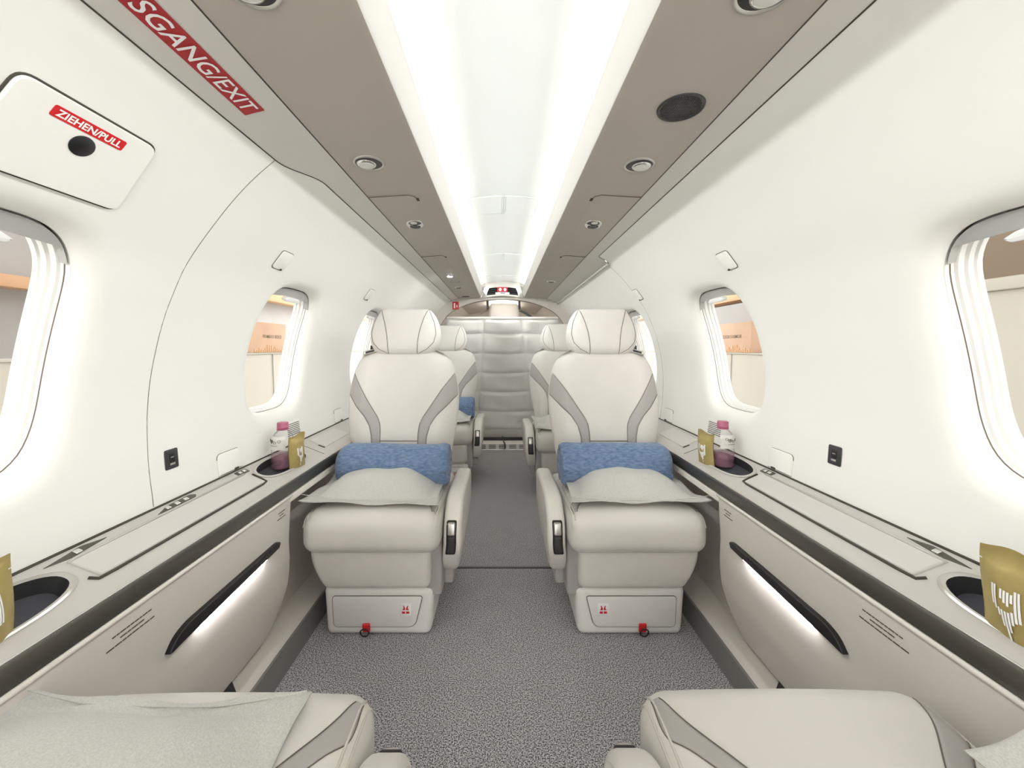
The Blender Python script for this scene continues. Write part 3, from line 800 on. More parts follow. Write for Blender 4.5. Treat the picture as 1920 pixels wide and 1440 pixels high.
def reading_light(sg, x, y, r, label, lit=False, grp='reading lights'):
    f = sof_map(sg, x, y)
    t = thing('reading_light', label, 'reading light', f(0, 0, 0), group=grp)
    obj('bezel', *rings_mesh(f, [(r+.001, -.001), (r, .0025), (r*.90, .0030), (r*.86, .0008)], cap=False), M_satin, t)
    obj('socket', *rings_mesh(f, [(r*.87, .0010), (r*.80, .0016), (r*.5, .0018)]), M_black, t)
    # eyeball tilted inwards
    g = lambda u, v, h: f(u+.16*r*1.2, v+.10*r, h)
    obj('eyeball', *rings_mesh(g, [(r*.64, .001), (r*.62, .0035), (r*.52, .0052), (r*.49, .0054)], 28), M_chrome, t)
    obj('lens', *rings_mesh(g, [(r*.49, .0053), (r*.44, .0060), (r*.2, .0064)], 28), M_lit if lit else M_lens, t)
    return t
reading_light(-1, .329, .926, .036, 'chrome eyeball reading light in the left soffit, nearest the camera')
reading_light(1, .326, .937, .036, 'chrome eyeball reading light in the right soffit beyond the speaker')
reading_light(1, .318, .475, .036, 'reading light in the right soffit at the top edge of the view')
reading_light(-1, .318, .468, .036, 'reading light in the left soffit at the top edge of the view')
reading_light(-1, .325, 2.40, .034, 'lit reading light far along the left soffit', True)
def speaker(sg, x, y, r, label):
    f = sof_map(sg, x, y); t = thing('ceiling_speaker', label, 'speaker', f(0, 0, 0))
    obj('rim', *rings_mesh(f, [(r+.002, -.001), (r+.001, .003), (r*.94, .0032), (r*.92, .0012)], 40, False), M_dark, t)
    obj('grille', *rings_mesh(f, [(r*.93, .0014), (r*.5, .0020), (r*.2, .0022)], 40), M_kick, t)
    hs = []
    n = int(r*.9/.0042)
    for i in range(-n, n+1):
        L = sqrt(max(0, (r*.88)**2-(i*.0042)**2))
        if L > .004: hs.append(tube([f(i*.0042, -L, .0022), f(i*.0042, L, .0022)], .0009, 4))
    obj('mesh_wires', *join(*hs), M_black, t, smooth=False)
    hs2 = []
    for i in range(-n, n+1):
        L = sqrt(max(0, (r*.88)**2-(i*.0042)**2))
        if L > .004: hs2.append(tube([f(-L, i*.0042, .0024), f(L, i*.0042, .0024)], .0009, 4))
    obj('mesh_cross_wires', *join(*hs2), M_black, t, smooth=False)
speaker(1, .322, .712, .040, 'round black mesh speaker in the right soffit')
def gasper(sg, x, y, s, label):
    f = sof_map(sg, x, y); t = thing('air_gasper', label, 'air nozzle', f(0, 0, 0), group='overhead air nozzle pairs')
    P = roundpoly([(-.030*s, -.040*s), (.014*s, -.040*s), (.030*s, -.010*s), (.030*s, .048*s), (-.014*s, .048*s), (-.030*s, .016*s)], .012*s, 4)
    obj('bezel', *slab(P, -.001, .0022, .001, f, 2), M_plast, t)
    g = lambda u, v, h: f(u-.004*s, v-.012*s, h)
    obj('lamp_cup', *rings_mesh(g, [(.0265*s, .002), (.0255*s, .0040), (.0235*s, .0040), (.022*s, .0024)], 28, False), M_chrome, t)
    obj('lamp_recess', *rings_mesh(g, [(.0225*s, .0024), (.010*s, .0027)], 28), M_black, t)
    g3 = lambda u, v, h: f(u, v-.016*s, h)
    obj('lens', *rings_mesh(g3, [(.0125*s, .0026), (.011*s, .0050), (.005*s, .0060)], 24), M_lens, t)
    g2 = lambda u, v, h: f(u+.004*s, v+.027*s, h)
    obj('nozzle', *rings_mesh(g2, [(.0200*s, .0020), (.0195*s, .0040), (.015*s, .0046), (.008*s, .0030)], 24), M_dark, t)
for sg in (-1, 1): gasper(sg, .322, 1.385, 1.0, 'air nozzle and lamp pair in the %s soffit, the nearer one' % side[sg])
gasper(1, .326, 2.60, 1.0, 'air nozzle and lamp pair far along the right soffit')
gasper(-1, .326, 2.86, 1.0, 'air nozzle and lamp pair far along the left soffit')
for y, lb in ((2.62, 'dark oval vent beside the lit lamp in the left soffit'), (3.40, 'dark oval vent at the aft end of the left soffit')):
    f = sof_map(-1, .326, y); t = thing('oval_vent', lb, 'vent', f(0, 0, 0), group='oval soffit vents')
    obj('rim', *rings_mesh(f, [(.034, -.001), (.033, .002), (.029, .0022), (.028, .001)], 28, False), M_dark, t)
    obj('mesh', *rings_mesh(f, [(.0285, .0012), (.01, .0014)], 28), M_black, t)
# service door outlines in the soffits
for sg in (-1, 1):
    for k, (ya, yb, xi) in enumerate(((1.125, 1.74, .262), (1.87, 2.9, .285))):
        t = thing('service_door', '%s flush service door in the %s soffit' % (('nearer', 'farther')[k], side[sg]), 'service door', (sg*.33, ya, 1.38), group='soffit service doors')
        def dz(x, h): return sof_z(x)-h
        V, F = grid(lambda u, v: (sg*(xi+(.398-xi)*u), ya+(yb-ya)*v, dz(xi+(.398-xi)*u, .0018 if 0 < u < 1 and 0 < v < 1 else -.0005)), 8, 24)
        obj('door_panel', V, F, M_soffit, t, sharp=25)
        obj('shut_line', *tube([(sg*.399, ya-.001, dz(.399, .001)), (sg*(xi+.02), ya-.001, dz(xi+.02, .0008)), (sg*(xi+.005), ya+.01, dz(xi+.005, .0008)), (sg*(xi-.001), ya+.04, dz(xi, .0008))], .0013, 5), M_seam, t)
        obj('latch', *rbox(-.004, .004, -.010, .010, -.002, .0015, .001, 1, deform=lambda a, b, c: (sg*(xi+a), ya+.035+b, dz(xi, 0)+c)), M_gap, t)

# ------------------------------------------------------------------ aft end: arch frame, baggage bay, quilted net curtain
YA = 3.50
IN = [(.640, .05), (.660, .45), (.650, .80), (.610, 1.02), (.545, 1.17), (.45, 1.262), (.30, 1.326), (.15, 1.356), (0, 1.366)]
def arch_in(n=48):
    P = cr(IN, 6); return [(p.x, p.y) for p in P]
def arch_out(n):
    out = [(.78, 0.0), (.79, .45)] + [prof(SL[-1]*k/20) for k in range(0, 21)] + [(.30, 1.40), (.15, 1.44), (0, 1.45)]
    return out
def resample(P, n):
    L = [0]
    for a, b in zip(P, P[1:]): L.append(L[-1]+sqrt((a[0]-b[0])**2+(a[1]-b[1])**2))
    out = []
    for i in range(n+1):
        d = L[-1]*i/n; j = 0
        while j < len(L)-2 and L[j+1] < d: j += 1
        t = (d-L[j])/max(1e-9, L[j+1]-L[j]); out.append((P[j][0]+(P[j+1][0]-P[j][0])*t, P[j][1]+(P[j+1][1]-P[j][1])*t))
    return out
Ni = resample(arch_in(), 60); No = []
for (x, z) in Ni:    # matching outer point along the ray from the arch centre
    a = atan2(z-.62, x); k = .02
    No.append((x+cos(a)*.18, z+sin(a)*.18))
V, F = [], []
full_i = [(x, z) for x, z in Ni] + [(-x, z) for x, z in Ni[-2::-1]]
full_o = [(x, z) for x, z in No] + [(-x, z) for x, z in No[-2::-1]]
m = len(full_i)
lay = [(full_o, YA), (full_i, YA+.004), (full_i, YA+.05), (full_o, YA+.055)]
for P_, y in lay: V += [(x, y, z) for x, z in P_]
full_m = [((a[0]*.9+b[0]*.1), (a[1]*.9+b[1]*.1)) for a, b in zip(full_i, full_o)]
for i in range(3): F += [(i*m+k, i*m+k+1, (i+1)*m+k+1, (i+1)*m+k) for k in range(m-1)]
ar = obj('wall_aft_arch', V, F, M_arch, kind='structure', sharp=40); ar['label'] = 'beige arch frame at the aft end of the cabin'
obj('arch_edge', *tube([(x, YA+.052, z) for x, z in full_i], .004, 6), M_seam, ar)
for sg, ang in ((1, .415), (-1, .05)):
    pass
obj('arch_joint', *tube([(.415, YA-.001, 1.285), (.422, YA-.001, 1.375)], .0015, 5), M_rim, ar)
bw = obj('wall_aft_baggage', *join(([(-1, 4.7, -.3), (1, 4.7, -.3), (1, 4.7, 1.6), (-1, 4.7, 1.6)], [(0, 1, 2, 3)]),
          ([(-.75, YA+.06, .0), (-.62, 4.7, .1), (-.62, 4.7, 1.0), (-.75, YA+.06, 1.0), (-.5, YA+.06, 1.42), (-.4, 4.7, 1.32), (.5, YA+.06, 1.42), (.4, 4.7, 1.32), (.75, YA+.06, 1.0), (.62, 4.7, 1.0), (.75, YA+.06, 0), (.62, 4.7, .1), (0, YA+.06, 1.50), (0, 4.7, 1.40)],
           [(0, 1, 2, 3), (3, 2, 5, 4), (4, 5, 13, 12), (12, 13, 7, 6), (6, 7, 9, 8), (8, 9, 11, 10), (10, 11, 1, 0)])), M_bag, kind='structure', smooth=False)
bw['label'] = 'beige lining of the baggage bay behind the curtain'
# unseen fill lights added to brighten the white pad, curtain and bay lining
M_bay = mat('bay_fill_glow', (1, 1, 1), .3, emit=((1, .96, .9), 13.0))
dl = thing('bay_fill_light', 'slim added fill light under the baggage bay roof behind the aft arch', 'fill light', (0, 3.59, 1.40))
obj('lens', *rbox(-.34, .34, 3.570, 3.605, 1.402, 1.410, .003, 2), M_bay, dl)
dl = thing('bay_fill_light', 'small added fill light in the baggage bay behind the white pad', 'fill light', (0, 4.26, 1.36))
obj('lens', *rbox(-.11, .13, 4.18, 4.34, 1.352, 1.360, .003, 2), M_bay, dl)
# white pad hanging in the middle
def padf(x, y, z):
    t = (z-1.09)/.29
    w = 1-.10*abs(2*t-1)**2.5
    return (x*w*.95+.018, y-.02*(1-(x/.17)**2), z)
pd = obj('hanging_pad', *rbox(-.165, .165, 3.95, 4.03, 1.09, 1.375, .03, 4, (8, 1, 8), padf), M_padw, label='white padded cushion hanging behind the top of the quilted curtain', cat='cushion')
for k, pts in enumerate((((-.150, 3.86, 1.400), (-.147, 3.85, 1.345), (-.146, 3.845, 1.300)), ((.172, 3.86, 1.400), (.170, 3.85, 1.345), (.174, 3.845, 1.300)),
                         ((-.150, 3.835, 1.290), (-.22, 3.81, 1.250), (-.31, 3.775, 1.190)), ((.176, 3.835, 1.290), (.24, 3.81, 1.255), (.33, 3.775, 1.195)))):
    n = len(pts); Vv = []
    for p in pts: Vv += [(p[0]-.011, p[1], p[2]-.007), (p[0]+.011, p[1], p[2]+.007), (p[0]+.011, p[1]+.004, p[2]+.007), (p[0]-.011, p[1]+.004, p[2]-.007)]
    Ff = [(4*i+a, 4*i+(a+1) % 4, 4*(i+1)+(a+1) % 4, 4*(i+1)+a) for i in range(n-1) for a in range(4)]+[(0, 1, 2, 3), (4*n-4, 4*n-3, 4*n-2, 4*n-1)]
    obj('cargo_strap', Vv, Ff, M_strap, label=('upright black strap hanging left of the white pad', 'upright black strap hanging right of the white pad', 'black strap slanting down to the left of the white pad', 'black strap slanting down to the right of the white pad')[k], cat='strap', group='cargo straps', smooth=False)
# quilted curtain made of stitched panels
cu = thing('quilted_curtain', 'grey quilted baggage curtain closing the aft end of the aisle', 'curtain', (0, 3.64, .07))
rows = [1.198, 1.057, .869, .687, .510, .322, .155]
def colx(z): return lerp_tab([(.15, -.235), (1.2, -.175)], z), lerp_tab([(.15, .285), (1.2, .180)], z)
def halfw(z): return lerp_tab([(0, .61), (.5, .64), (.8, .63), (1.02, .59), (1.17, .535), (1.2, .52)], z)
for i in range(len(rows)-1):
    zt, zb = rows[i], rows[i+1]
    for c in range(3):
        def q(u, v, c=c, zt=zt, zb=zb):
            z = zt+(zb-zt)*v; a, b = colx(z); h = halfw(z)
            x0, x1 = ((-h, a), (a, b), (b, h))[c]
            x = x0+(x1-x0)*u
            e = min(1, min(u, 1-u)*(x1-x0)/.035)*min(1, min(v, 1-v)*(zt-zb)/.035)
            e = sin(e*pi/2)
            wr = .006*sin(9*x+7*z+i*2)*sin(23*z+5*x)+.004*sin(31*x-11*z)
            sag = .012*sin(pi*u)*(v-.5)
            return (x, 3.645-.016*e-wr*e, z-.010*sin(pi*u)*(1 if 0 <= i else 0))
        obj('quilt_panel', *grid(q, 26, 18), M_quilt, cu)
obj('backing', *grid(lambda u, v: ((2*u-1)*halfw(1.198+(.15-1.198)*v), 3.652, 1.198+(.15-1.198)*v), 6, 12), M_quilt, cu)
obj('top_hem', *rbox(-.53, .53, 3.632, 3.656, 1.190, 1.212, .006, 2, (6, 1, 1)), M_quilt, cu)
obj('bottom_board', *rbox(-.60, .60, 3.628, 3.660, .072, .150, .006, 2, (6, 1, 1)), M_hem, cu)
# slotted step riser under the curtain
st = thing('step_grille', 'pale metal step riser with rows of slots at the end of the aisle carpet', 'grille', (0, 3.48, 0))
obj('riser', *rbox(-.58, .58, 3.475, 3.70, -.01, .052, .004, 2), M_plast, st)
for r_ in range(4):
    for c in range(-4, 5):
        obj('slot', *rbox(c*.092-.032, c*.092+.032, 3.4735, 3.4765, .008+r_*.0105, .0125+r_*.0105, .001, 1), M_gap, st)
obj('gap_shade_block', *rbox(-.58, .58, 3.60, 3.69, .050, .075, .002, 1), M_black, st)  # black block stands in for the shade in the gap under the curtain
obj('loose_cable', *tube([(.0, 3.62, .085), (.01, 3.55, .075), (.012, 3.49, .066), (.02, 3.462, .060), (.025, 3.456, .02), (.015, 3.450, .007)], .006, 6), M_black, label='black cable end hanging over the slotted step', cat='cable')
# fire extinguisher sign on the arch
fx = thing('extinguisher_sign', 'small red fire extinguisher sign on the left of the aft arch', 'sign', (-.425, YA-.004, 1.275))
px0 = -.425
obj('sign_panel', *rbox(px0-.028, px0+.028, YA-.006, YA-.001, 1.268, 1.338, .002, 2), M_redB, fx)
obj('pictogram_bottle', *rbox(px0-.017, px0-.004, YA-.0075, YA-.005, 1.279, 1.326, .001, 1), M_white, fx)
obj('pictogram_flame', [(px0+.012+.006*cos(2*pi*k/10)*(1 if sin(2*pi*k/10) < 0 else .5), YA-.0072, 1.300+.013*sin(2*pi*k/10)) for k in range(10)], [tuple(range(10))], M_white, fx)

# ------------------------------------------------------------------ seats
HWT = [(.36, .188), (.40, .193), (.47, .202), (.54, .213), (.62, .226), (.70, .2325), (.76, .230), (.82, .220), (.865, .206), (.895, .188), (.918, .163), (.933, .128), (.940, .08)]
def build_seat(mir, rec):
    """one seat in local space: faces -y, aisle on +x (mirrored when mir); origin on the floor at the base front centre"""
    XF[0] = (lambda v: (-v[0], v[1], v[2])) if mir else None; XF[1] = mir
    seat = thing('cabin_seat', None, 'seat', (0, 0, 0), group='cream leather cabin seats', world=False)
    # plinth
    def basef(x, y, z):
        t = z/.145; return (x*(0.97+.03*t)+(0.010*(1-t) if x < 0 else -.004*(1-t)), y-.006*(1-t)+.004*t, z)
    base = obj('base', *rbox(-.180, .180, 0, .44, 0, .150, .020, 4, (2, 2, 4), basef), M_plast, seat)
    P = roundpoly([(-.140, .030), (.120, .030), (.143, .125), (-.146, .125)], [.014, .022, .008, .010], 5)
    dp = obj('drawer_front', *slab(P, -.004, .0030, .0012, lambda u, v, h: (u, -.003-h+.012*(v/.15-.5)*.4, v), 2), M_plast, base)
    obj('shut_line', *tube([(u, -.0036+.012*(v/.15-.5)*.4, v) for u, v in inset(P, -.0009)], .0010, 5, closed=True), M_gap, base)
    Q = roundpoly([(.071, .0625), (.109, .0625), (.110, .104), (.072, .104)], .003, 3)
    stk = obj('sticker', *slab(Q, .002, .0037, .0003, lambda u, v, h: (u, -.003-h+.012*(v/.15-.5)*.4, v), 1), M_white, base)
    def smap(u, v): return (.0905+u, -.0071+.012*((.083+v)/.15-.5)*.4, .083+v)
    ic = []
    for s_ in (-1, 1):
        a = [(s_*.0015, .0005), (s_*.0115, .0005), (s_*.0075, .0045), (s_*.0068, .009), (s_*.0085, .0145), (s_*.0068, .0150), (s_*.0035, .011), (s_*.0015, .006)]
        b = [(s_*.0015, -.0035), (s_*.0120, -.0035), (s_*.0115, -.0105), (s_*.0015, -.0105)]
        for q in (a, b): ic.append(([smap(*p) for p in q], [tuple(range(len(q)))]))
    obj('pictogram', *join(*ic), M_redB, stk, smooth=False)
    obj('strap', *rbox(-.048, -.024, -.012, -.004, .018, .042, .003, 2, (1, 1, 3), lambda x, y, z: (x+(.042-z)*.1, y-.004*(1-(z-.018)/.024), z)), M_redB, base)
    obj('ring', *tube([(-.039+.013*cos(2*pi*k/20)*(1 if sin(2*pi*k/20) < .3 else 1.08), -.0135-.002*sin(2*pi*k/20), .0155+.0130*sin(2*pi*k/20)) for k in range(20)], .0020, 6, closed=True), M_black, base)
    # padded skirt
    def skf(x, y, z):
        t = (z-.146)/.136; k = max(0, 1-t)**1.8
        return (x+(.040*k if x < 0 else -.006*k)*(abs(x)/.2), y+.022*k*(1 if y < .1 else 0), z)
    obj('skirt', *rbox(-.212, .172, -.028, .36, .146, .290, .022, 4, (6, 2, 8), skf), M_cream, seat)
    obj('side_frame', *rbox(.150, .204, .010, .42, .120, .330, .008, 2, (1, 2, 2)), M_greyL, seat)
    # cushion
    cx0, cx1, cy0, cy1, cz0, cz1, cr_ = -.218, .208, -.070, .42, .284, .420, .045
    def cuf(x, y, z):
        t = (y-cy0)/(cy1-cy0); top = (z-cz0)/(cz1-cz0)
        z2 = z-.034*sstep(.10, .85, t)*top+.006*(1-(x/.21)**2)*top*(1-sstep(.3, .8, t))
        z2 += .020*max(0, abs(x)-.12)/.09*sstep(.25, .7, t)*top
        y2 = y-.012*sin(pi*top)*(1-sstep(0, .25, t))
        return (x, y2, z2)
    cush = obj('cushion', *rbox(cx0, cx1, cy0, cy1, cz0, cz1, cr_, 7, (16, 16, 5), cuf), M_creamL, seat)
    def ctop(x, y, off=0.0):
        dx = max(0, abs(x-(cx0+cx1)/2)-((cx1-cx0)/2-cr_)); dy = max(0, cy0+cr_-y)
        q = cr_*cr_-dx*dx-dy*dy
        z = cz1-cr_+sqrt(max(0, q)); n = Vector((dx*(1 if x > 0 else -1), -dy, sqrt(max(1e-9, q)))).normalized()
        p = Vector((x, y, z))+n*off
        return cuf(*p)
    ci = [(-.045, .188), (0, .168), (.06, .118), (.095, .094), (.14, .084), (.30, .082)]
    co = [(-.045, .1965), (.012, .1965), (.035, .178), (.075, .140), (.11, .120), (.16, .112), (.30, .110)]
    for s_ in (-1, 1):
        def stf(u, v, s_=s_):
            y = -.040+.34*v; a, b = smooth_tab(ci, y), smooth_tab(co, y)
            x = (a+(b-a)*u)*s_-.005
            e = min(1, min(u, 1-u)/.12)
            return ctop(x, y, -.0006+.0024*e)
        obj('cushion_stripe', *grid(stf, 10, 40), M_greyL, cush, recalc=False)
        for tab in (ci, co):
            obj('seam', *tube([ctop(s_*smooth_tab(tab, -.040+.34*k/50)-.005, -.040+.34*k/50, .0006) for k in range(51)], .0008, 5), M_seam, cush)
        for dd in (.0, .009):
            obj('piping', *tube([ctop(s_*(.2035-dd)-.005, -.055+.36*k/40, .0004) for k in range(41)], .0020, 6), M_stitch, cush)
    # armrest on the aisle side
    A = roundpoly([(.40, .418), (.155, .432), (.045, .424), (-.022, .368), (-.030, .285), (.02, .215), (.07, .165), (.36, .165), (.40, .25)], [.03, .10, .07, .05, .04, .03, .05, .06, .05], 6)
    arm = obj('armrest', *slab(A, .213, .270, .014, lambda u, v, h: (h-.018*max(0, (.30-v))/.13, u, v), 4), M_cream, seat)
    In = inset(A, .013)
    obj('piping', *tube([(.270-.018*max(0, (.30-v))/.13-.0010, u, v) for u, v in In], .0016, 5, closed=True), M_stitch, arm)
    def levf(x, y, z):
        yo = lerp_tab([(.25, -.0210), (.285, -.0285), (.325, -.0268), (.355, -.0215), (.38, -.0120)], z)
        return (x-.018*max(0, (.30-z))/.13, yo+.003+y, z)
    obj('lever_well', *rbox(.2235, .2555, -.006, .010, .272, .374, .005, 3, (1, 1, 6), levf), M_black, arm)
    lv = obj('lever_upper', *rbox(.2275, .2520, -.010, .008, .333, .371, .005, 3, (1, 1, 4), levf), M_satin, arm)
    obj('lever_lower', *rbox(.2275, .2520, -.009, .008, .277, .331, .006, 3, (1, 1, 4), levf), M_dark, arm)
    obj('hinge', *rbox(.200, .232, .08, .34, .115, .175, .008, 3), M_greyL, arm)
    # backrest, leaning back by rec
    sa, ca = sin(rec), cos(rec); BY, BZ = .312, .380
    def back(x, z, d):       # z: height as if upright, d: depth behind the front face
        h = (z-BZ)
        return (x*1.02-.022, BY+h*sa+d*ca, BZ+h*ca-d*sa)
    def fd(x, z):
        hw = smooth_tab(HWT, z); k = min(1, abs(x)/hw)
        bol = .016*math.exp(-((abs(x)-.165)/.05)**2)*sstep(.95, .6, z)
        return .050*k**4.5 - bol*.9 - .010*sin(pi*min(1, max(0, (z-.40)/.25)))*(1-k*k)
    def bf(u, v):
        z = .36+.58*v; hw = smooth_tab(HWT, z); x = hw*(2*u-1)
        return back(x, z, fd(x, z)+.030*sstep(.90, .94, z))
    def bb(u, v):
        z = .36+.58*v; hw = smooth_tab(HWT, z); k = abs(2*u-1)
        return back(hw*(2*u-1), z, .115-.062*k**6-.04*sstep(.88, .94, z))
    Fm = grid(bf, 44, 48); Bm = grid(bb, 44, 48)
    T = grid(lambda u, v: tuple((1-v)*a+v*b for a, b in zip(bf(u, 1), bb(u, 1))), 44, 3)
    Bo = grid(lambda u, v: tuple((1-v)*a+v*b for a, b in zip(bf(u, 0), bb(u, 0))), 44, 2)
    S1 = grid(lambda u, v: tuple((1-u)*a+u*b for a, b in zip(bf(0, v), bb(0, v))), 2, 48)
    S2 = grid(lambda u, v: tuple((1-u)*a+u*b for a, b in zip(bf(1, v), bb(1, v))), 2, 48)
    bk = obj('backrest', *join(Fm, Bm, T, Bo, S1, S2), M_creamL, seat, recalc=False); weld(bk.data, 2e-4)
    bi = [(.40, .075), (.545, .075), (.585, .0765), (.613, .080), (.641, .092), (.693, .126), (.757, .166), (.832, .216), (.90, .26)]
    bo_ = [(.40, .110), (.54, .110), (.563, .1115), (.606, .122), (.645, .146), (.684, .184), (.737, .2275), (.80, .28)]
    for s_ in (-1, 1):
        def st2(u, v, s_=s_):
            z = .40+.425*v; hw = smooth_tab(HWT, z)*.994
            a, b = min(lerp_tab(bi, z), hw), min(lerp_tab(bo_, z), hw)
            x = (a+(b-a)*u)*s_; e = min(1, min(u, 1-u)*max(b-a, 1e-4)/.006)
            return back(x, z, fd(x, z)+.0006-.0030*e)
        obj('backrest_stripe', *grid(st2, 14, 60), M_greyL, bk, recalc=False)
        for tab in (bi, bo_):
            pts = []
            for k in range(61):
                z = .40+.45*k/60; x = lerp_tab(tab, z)
                if x < smooth_tab(HWT, z)*.992: pts.append(back(s_*x, z, fd(x, z)-.0012))
            obj('seam', *tube(pts, .0010, 5), M_seam, bk)
    obj('lumbar_seam', *tube([back(-.074+.148*k/16, .545, fd(-.074+.148*k/16, .545)-.0006) for k in range(17)], .0016, 5), M_seam, bk)
    # belt guide on the outer shoulder
    bgd = obj('belt_guide', *rbox(-.176, -.116, -.004, .03, -.010, .010, .007, 3, (2, 1, 1), lambda x, y, z: back(x, .920+z+.25*(x+.146), .022+y)), M_satin, seat)
    obj('belt_slot', *rbox(-.165, -.128, -.0055, .0, -.004, .004, .002, 2, (1, 1, 1), lambda x, y, z: back(x, .920+z+.25*(x+.146), .022+y)), M_black, bgd)
    obj('belt', *rbox(-.152, -.134, .0, .02, .0, .026, .004, 2, (1, 1, 1), lambda x, y, z: back(x, .925+z, .035+y)), M_black, bgd)
    # headrest
    HR = [(0, 1.112), (.060, 1.1115), (.100, 1.108), (.118, 1.092), (.134, 1.062), (.146, 1.020), (.149, .985), (.143, .950), (.126, .922), (.098, .906), (.060, .9005), (0, .899)]
    C = [(p.x, p.y) for p in cr(HR, 5)]; out = C + [(-x, z) for x, z in C[-2:0:-1]]
    m = len(out); cz = 1.005
    rings = [(.45, .108), (.16, .106), (.04, .092), (0, .068), (0.0, .040), (.02, .018), (.07, .002), (.15, -.007), (.30, -.013), (.5, -.017), (.75, -.019)]
    V, F = [], []
    for f, d in rings:
        for x, z in out: V.append(back(x*(1-f), z+(cz-z)*f, d-.004))
    V.append(back(0, cz, -.0235)); V.append(back(0, cz, .104))
    for i in range(len(rings)-1): F += [(i*m+k, i*m+(k+1) % m, (i+1)*m+(k+1) % m, (i+1)*m+k) for k in range(m)]
    b = (len(rings)-1)*m; F += [(b+k, b+(k+1) % m, len(V)-2) for k in range(m)]; F += [(k, (k+1) % m, len(V)-1) for k in range(m)]
    hd = obj('headrest', V, F, M_creamL, seat)
    def hdep(x, z):     # front depth of the headrest at (x,z) found from the ring table
        best = None
        ang = atan2(z-cz, x)
        # radial fraction: distance to outline along the ray
        lo = 1e9
        for (x1, z1), (x2, z2) in zip(out, out[1:]+out[:1]):
            d1, d2 = (x1*sin(ang)-(z1-cz)*cos(ang)), (x2*sin(ang)-(z2-cz)*cos(ang))
            if d1*d2 <= 0 and abs(d1-d2) > 1e-12:
                t = d1/(d1-d2); qx, qz = x1+(x2-x1)*t, z1+(z2-z1)*t-cz
                if qx*cos(ang)+qz*sin(ang) > 0: lo = min(lo, sqrt(qx*qx+qz*qz))
        f = 1-sqrt(x*x+(z-cz)**2)/lo
        tab = [(f_, d_) for f_, d_ in rings[4:]]+[(1.0, -.0195)]
        return lerp_tab(tab, max(0, f))-.004
    for s_ in (-1, 1):
        l1 = [(s_*(.100-.040*t+.012*t*t*0-.010*sin(pi*t)), 1.103-.200*t) for t in [k/24 for k in range(25)]]
        obj('seam', *tube([back(x, z, hdep(x, z)-.0008) for x, z in l1], .0013, 5), M_seam, hd)
        l2 = [(s_*lerp_tab([(0, .102), (.1, .112), (.3, .128), (.55, .136), (.75, .127), (.9, .100), (1, .062)], t), 1.100-.193*t) for t in [k/30 for k in range(31)]]
        obj('seam', *tube([back(x, z, hdep(x, z)-.0006) for x, z in l2], .0011, 5), M_seam, hd)
    XF[0] = None; XF[1] = False
    return seat
REC = radians(10)
seatL = build_seat(False, REC); seatL.location = (-.408, 1.242, 0)
seatL['label'] = 'cream leather seat facing the camera on the left, holding the blue roll'
seatR = build_seat(True, REC); seatR.location = (.408, 1.242, 0)
seatR['label'] = 'cream leather seat facing the camera on the right, holding the blue roll'
s = copy_tree(seatL); s.location = (-.408, 2.57, 0); s['label'] = 'rearmost cream seat on the left, half hidden behind the seat in front'
s = copy_tree(seatR); s.location = (.408, 2.37, 0); s['label'] = 'rearmost cream seat on the right, half hidden behind the seat in front'
nearL = build_seat(True, radians(32)); nearL.rotation_euler = (0, 0, pi); nearL.location = (-.402, .516, 0)
nearL['label'] = 'cream leather seat at the bottom left corner, seen from behind under a grey pillow'
nearR = build_seat(False, radians(32)); nearR.rotation_euler = (0, 0, pi); nearR.location = (.402, .522, 0)
nearR['label'] = 'cream leather seat cushion at the bottom right corner with grey stripes'

# ------------------------------------------------------------------ pillows and blankets
def pillow_mesh(wx, wy, h, seed):
    rnd = random.Random(seed); ph = [rnd.uniform(0, 6.28) for _ in range(6)]
    fl_ = .028
    def hh(u, v):
        a, b = abs(2*u-1), abs(2*v-1)
        ea = min(1, max(0, (1-a)*wx/2-fl_)/(wx*.30)); eb = min(1, max(0, (1-b)*wy/2-fl_)/(wy*.34))
        k = (max(0, sin(ea*pi/2))**.8)*(max(0, sin(eb*pi/2))**.8)
        w = 1+.07*sin(9*u+ph[0])*sin(7*v+ph[1])+.04*sin(22*u+ph[2]+5*v)
        return h*k*w
    def xy(u, v):
        a, b = 2*u-1, 2*v-1
        px_ = 1-.07*(1-abs(a))**0*(1-b*b)*0; sx = 1-.055*(1-b*b); sy = 1-.07*(1-a*a)
        return a*wx/2*sx, b*wy/2*sy
    def crn(u, v):
        a, b = abs(2*u-1), abs(2*v-1)
        return .010*max(0, a*b-.45)/.55 + .004*sin(14*u+ph[3])*max(a, b)**4 + .004*sin(12*v+ph[4])*max(a, b)**4
    T = grid(lambda u, v: (*xy(u, v), .0015+crn(u, v)+hh(u, v)*.62), 48, 40)
    B = grid(lambda u, v: (*xy(u, v), -.0015+crn(u, v)-hh(u, v)*.38), 48, 40)
    def ed(u, v):
        t = u*4; i = min(3, int(t)); f = t-i
        q = [(f, 0), (1, f), (1-f, 1), (0, 1-f)][i]
        x, y = xy(*q); return (x, y, crn(*q)+(-.0015+.003*v))
    return join(T, B, grid(ed, 160, 1))
